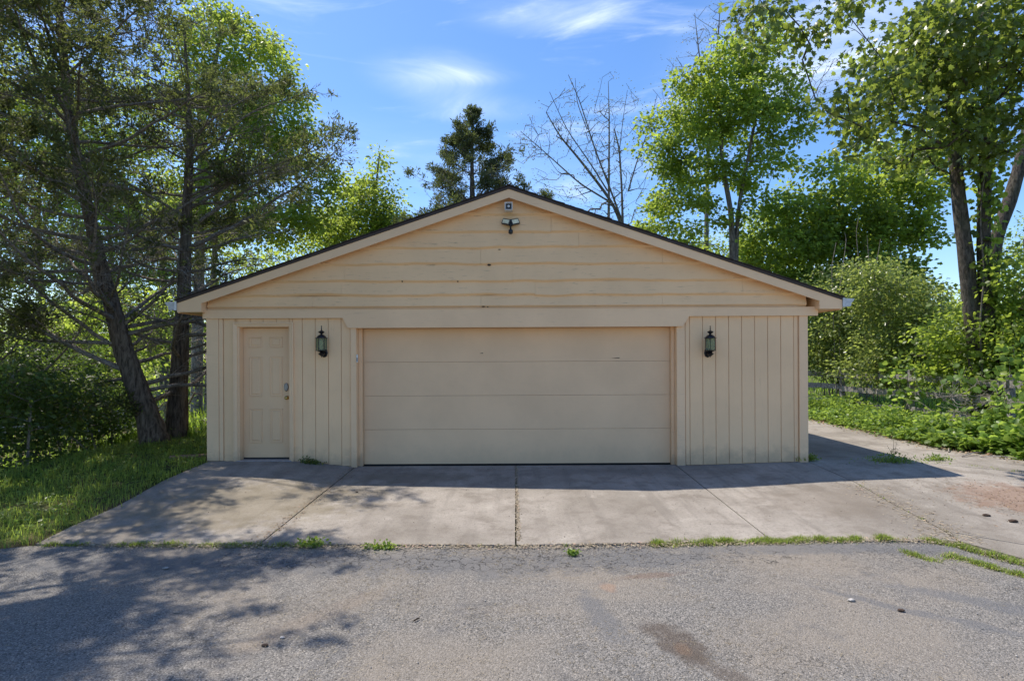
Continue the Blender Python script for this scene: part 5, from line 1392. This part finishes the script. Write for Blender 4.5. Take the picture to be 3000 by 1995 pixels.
litter('needle_litter', 'rusty needle litter on the drive near the right edge', on_ground(X_, Y_, 0.006), 0.035, M_litter, 0.12, 0.05)
L = np.array([cv[0], cv[1], cv[2], f4]); s = RNG.uniform(0, 3, 900)
X_ = np.interp(s, range(4), L[:, 0])+RNG.normal(0.0, 0.14, 900); Y_ = np.interp(s, range(4), L[:, 1])+RNG.normal(0, 0.12, 900)
litter('joint_litter', 'dry needles gathered in the diagonal right joint', on_ground(X_, Y_, 0.006), 0.04, M_straw, 0.10, 0.05)
s = RNG.uniform(0, 1, 700); X_ = b1[0]+(f1[0]-b1[0])*s+RNG.normal(0, 0.06, 700); Y_ = b1[1]+(f1[1]-b1[1])*s+RNG.normal(0, 0.06, 700)
litter('joint_litter', 'dry needles gathered in the joint between the left slabs', on_ground(X_, Y_, 0.006), 0.03, M_litter, 0.12, 0.05)
n = 4500; X_ = RNG.uniform(-4.2, 4.6, n); Y_ = seam_y(X_)+RNG.normal(-0.035, 0.04, n)
litter('seam_litter', 'straw and dry leaves lying along the seam', on_ground(X_, Y_, 0.003), 0.028, M_straw, 0.16, 0.1)
n = 1400; X_ = np.full(n, 0.055)+RNG.normal(0, 0.011, n); Y_ = RNG.uniform(5.6, 8.9, n)
litter('joint_litter', 'tan grit packed in the middle joint', on_ground(X_, Y_, 0.001), 0.02, M_straw, 0.3, 0.1)
# straw scraps on the asphalt
n = 6000; Y_ = 2.6+RNG.uniform(0, 1, n)*2.9; X_ = RNG.normal(-0.4, 1.7, n); k = (Y_ < seam_y(X_)-0.04) & clump_filter(X_, Y_, 1.3, -0.05); X_, Y_ = X_[k], Y_[k]; n = len(X_)
az = RNG.uniform(0, 6.28, n); L = RNG.uniform(0.006, 0.022, n); g = on_ground(X_, Y_, -0.006)
e1 = g+np.stack([np.cos(az)*L, np.sin(az)*L, np.full(n, 0.001)], 1); e2 = e1+np.stack([np.cos(az+0.7)*L, np.sin(az+0.7)*L, np.zeros(n)], 1)
V, Fc = merge([tubes(g, e1, np.full(n, .0013), np.full(n, .0013), 3), tubes(e1, e2, np.full(n, .0013), np.full(n, .0008), 3)])
o = np_obj('straw_scraps', V, Fc, M_straw, attr=np.full(len(Fc), 0.6)); tag(o, 'tiny curled straw scraps over the asphalt', 'litter', kind='stuff')
def pebbles(name, label, pts, size, mat):
    n = len(pts); base = np.array([(1, 0, 0), (0, 1, 0), (-1, 0, 0), (0, -1, 0), (0, 0, 0.7), (0, 0, -0.5)], float)
    f = np.array([(0, 1, 4), (1, 2, 4), (2, 3, 4), (3, 0, 4), (1, 0, 5), (2, 1, 5), (3, 2, 5), (0, 3, 5)])
    s = size*RNG.uniform(0.4, 1.5, (n, 1, 1)); V = (pts[:, None]+(base[None]+RNG.normal(0, 0.22, (n, 6, 3)))*s).reshape(-1, 3)
    Fc = (f[None]+(np.arange(n)*6)[:, None, None]).reshape(-1, 3)
    o = np_obj(name, V, Fc, mat); return tag(o, label, 'gravel', kind='stuff')
n = 900; Y_ = RNG.uniform(2.6, 5.4, n); X_ = RNG.uniform(-5, 5, n); k = Y_ < seam_y(X_)-0.02
pebbles('loose_grit', 'loose grit on the asphalt', on_ground(X_[k], Y_[k], -0.010), 0.0045, M_stone)
n = 350; Y_ = RNG.uniform(5.6, 8.8, n); X_ = RNG.uniform(-4, 7, n); k = X_ > left_x(Y_)+0.05
pebbles('loose_grit', 'specks of grit on the concrete slabs', on_ground(X_[k], Y_[k], 0.001), 0.005, M_cone)
for px, py, r, m, nm, lab in ((2494, 1751, 0.020, M_stone, 'stone', 'white flat stone on the asphalt at the right'), (2640, 1780, 0.018, M_cone, 'bark_chip', 'dark chip on the asphalt right of the white stone'),
        (827, 1857, 0.012, M_stone, 'stone', 'small pale stone on the asphalt left of the middle'), (776, 1880, 0.016, M_cone, 'bark_chip', 'black clod on the asphalt beside the small pale stone'),
        (2890, 1499, 0.030, M_cone, 'pine_cone', 'dark cone on the side drive, nearer the needle litter'), (2968, 1514, 0.034, M_cone, 'pine_cone', 'dark cone on the side drive by the right edge'), (486, 1659, 0.02, M_stone, 'stone', 'pale pebble in the shaded asphalt at the left'),
        (1545+0, 1438, 0.012, M_cone, 'bark_chip', 'black speck on the slab left of the middle joint')):
    if nm == 'bark_chip' and px == 1545: px, py = 1045, 1438; 
    x, y = G(px, py, -0.10 if py > 1590 else -0.03)
    bm = bmesh.new(); bmesh.ops.create_icosphere(bm, subdivisions=2, radius=r)
    for v in bm.verts: v.co = Vector((v.co.x*1.4, v.co.y*0.9, v.co.z*0.5))*(1+0.35*mnoise.noise(v.co*60+Vector((px, 0, 0))))
    bmesh.ops.translate(bm, verts=bm.verts, vec=(x, y, float(zt(x, y))+(r*0.35 if py < 1590 else r*0.35-0.012)))
    tag(bm_obj(nm, bm, m), lab, nm.replace('_', ' '))
for px, py, L, az, m, lab in ((1221, 1811, 0.05, 0.9, M_cone, 'short black stick lying on the asphalt near the middle'), (520, 1792, 0.05, 0.4, M_deadtw, 'short pale stick on the asphalt at the left')):
    x, y = G(px, py, -0.11); z = float(zt(x, y))-0.005
    V, Fc, _, _ = sweep([(x-math.cos(az)*L/2, y-math.sin(az)*L/2, z), (x, y, z+0.003), (x+math.cos(az)*L/2, y+math.sin(az)*L/2, z)], [0.005, 0.006, 0.004], 6)
    tag(np_obj('stick', V, Fc, m, smooth_=True), lab, 'stick')

# tidy the helper empty that was only a placeholder
for o in list(bpy.data.objects):
    if o.type == 'EMPTY' and o.name == 'garage_door': bpy.data.objects.remove(o)
tot = sum(sum(len(p.vertices)-2 for p in o.data.polygons) for o in SC.objects if o.type == 'MESH' and len(o.data.polygons) < 100) + sum(2*len(o.data.polygons) if len(o.data.polygons[0].vertices) == 4 else len(o.data.polygons) for o in SC.objects if o.type == 'MESH' and len(o.data.polygons) >= 100)
print('TRIS', tot)
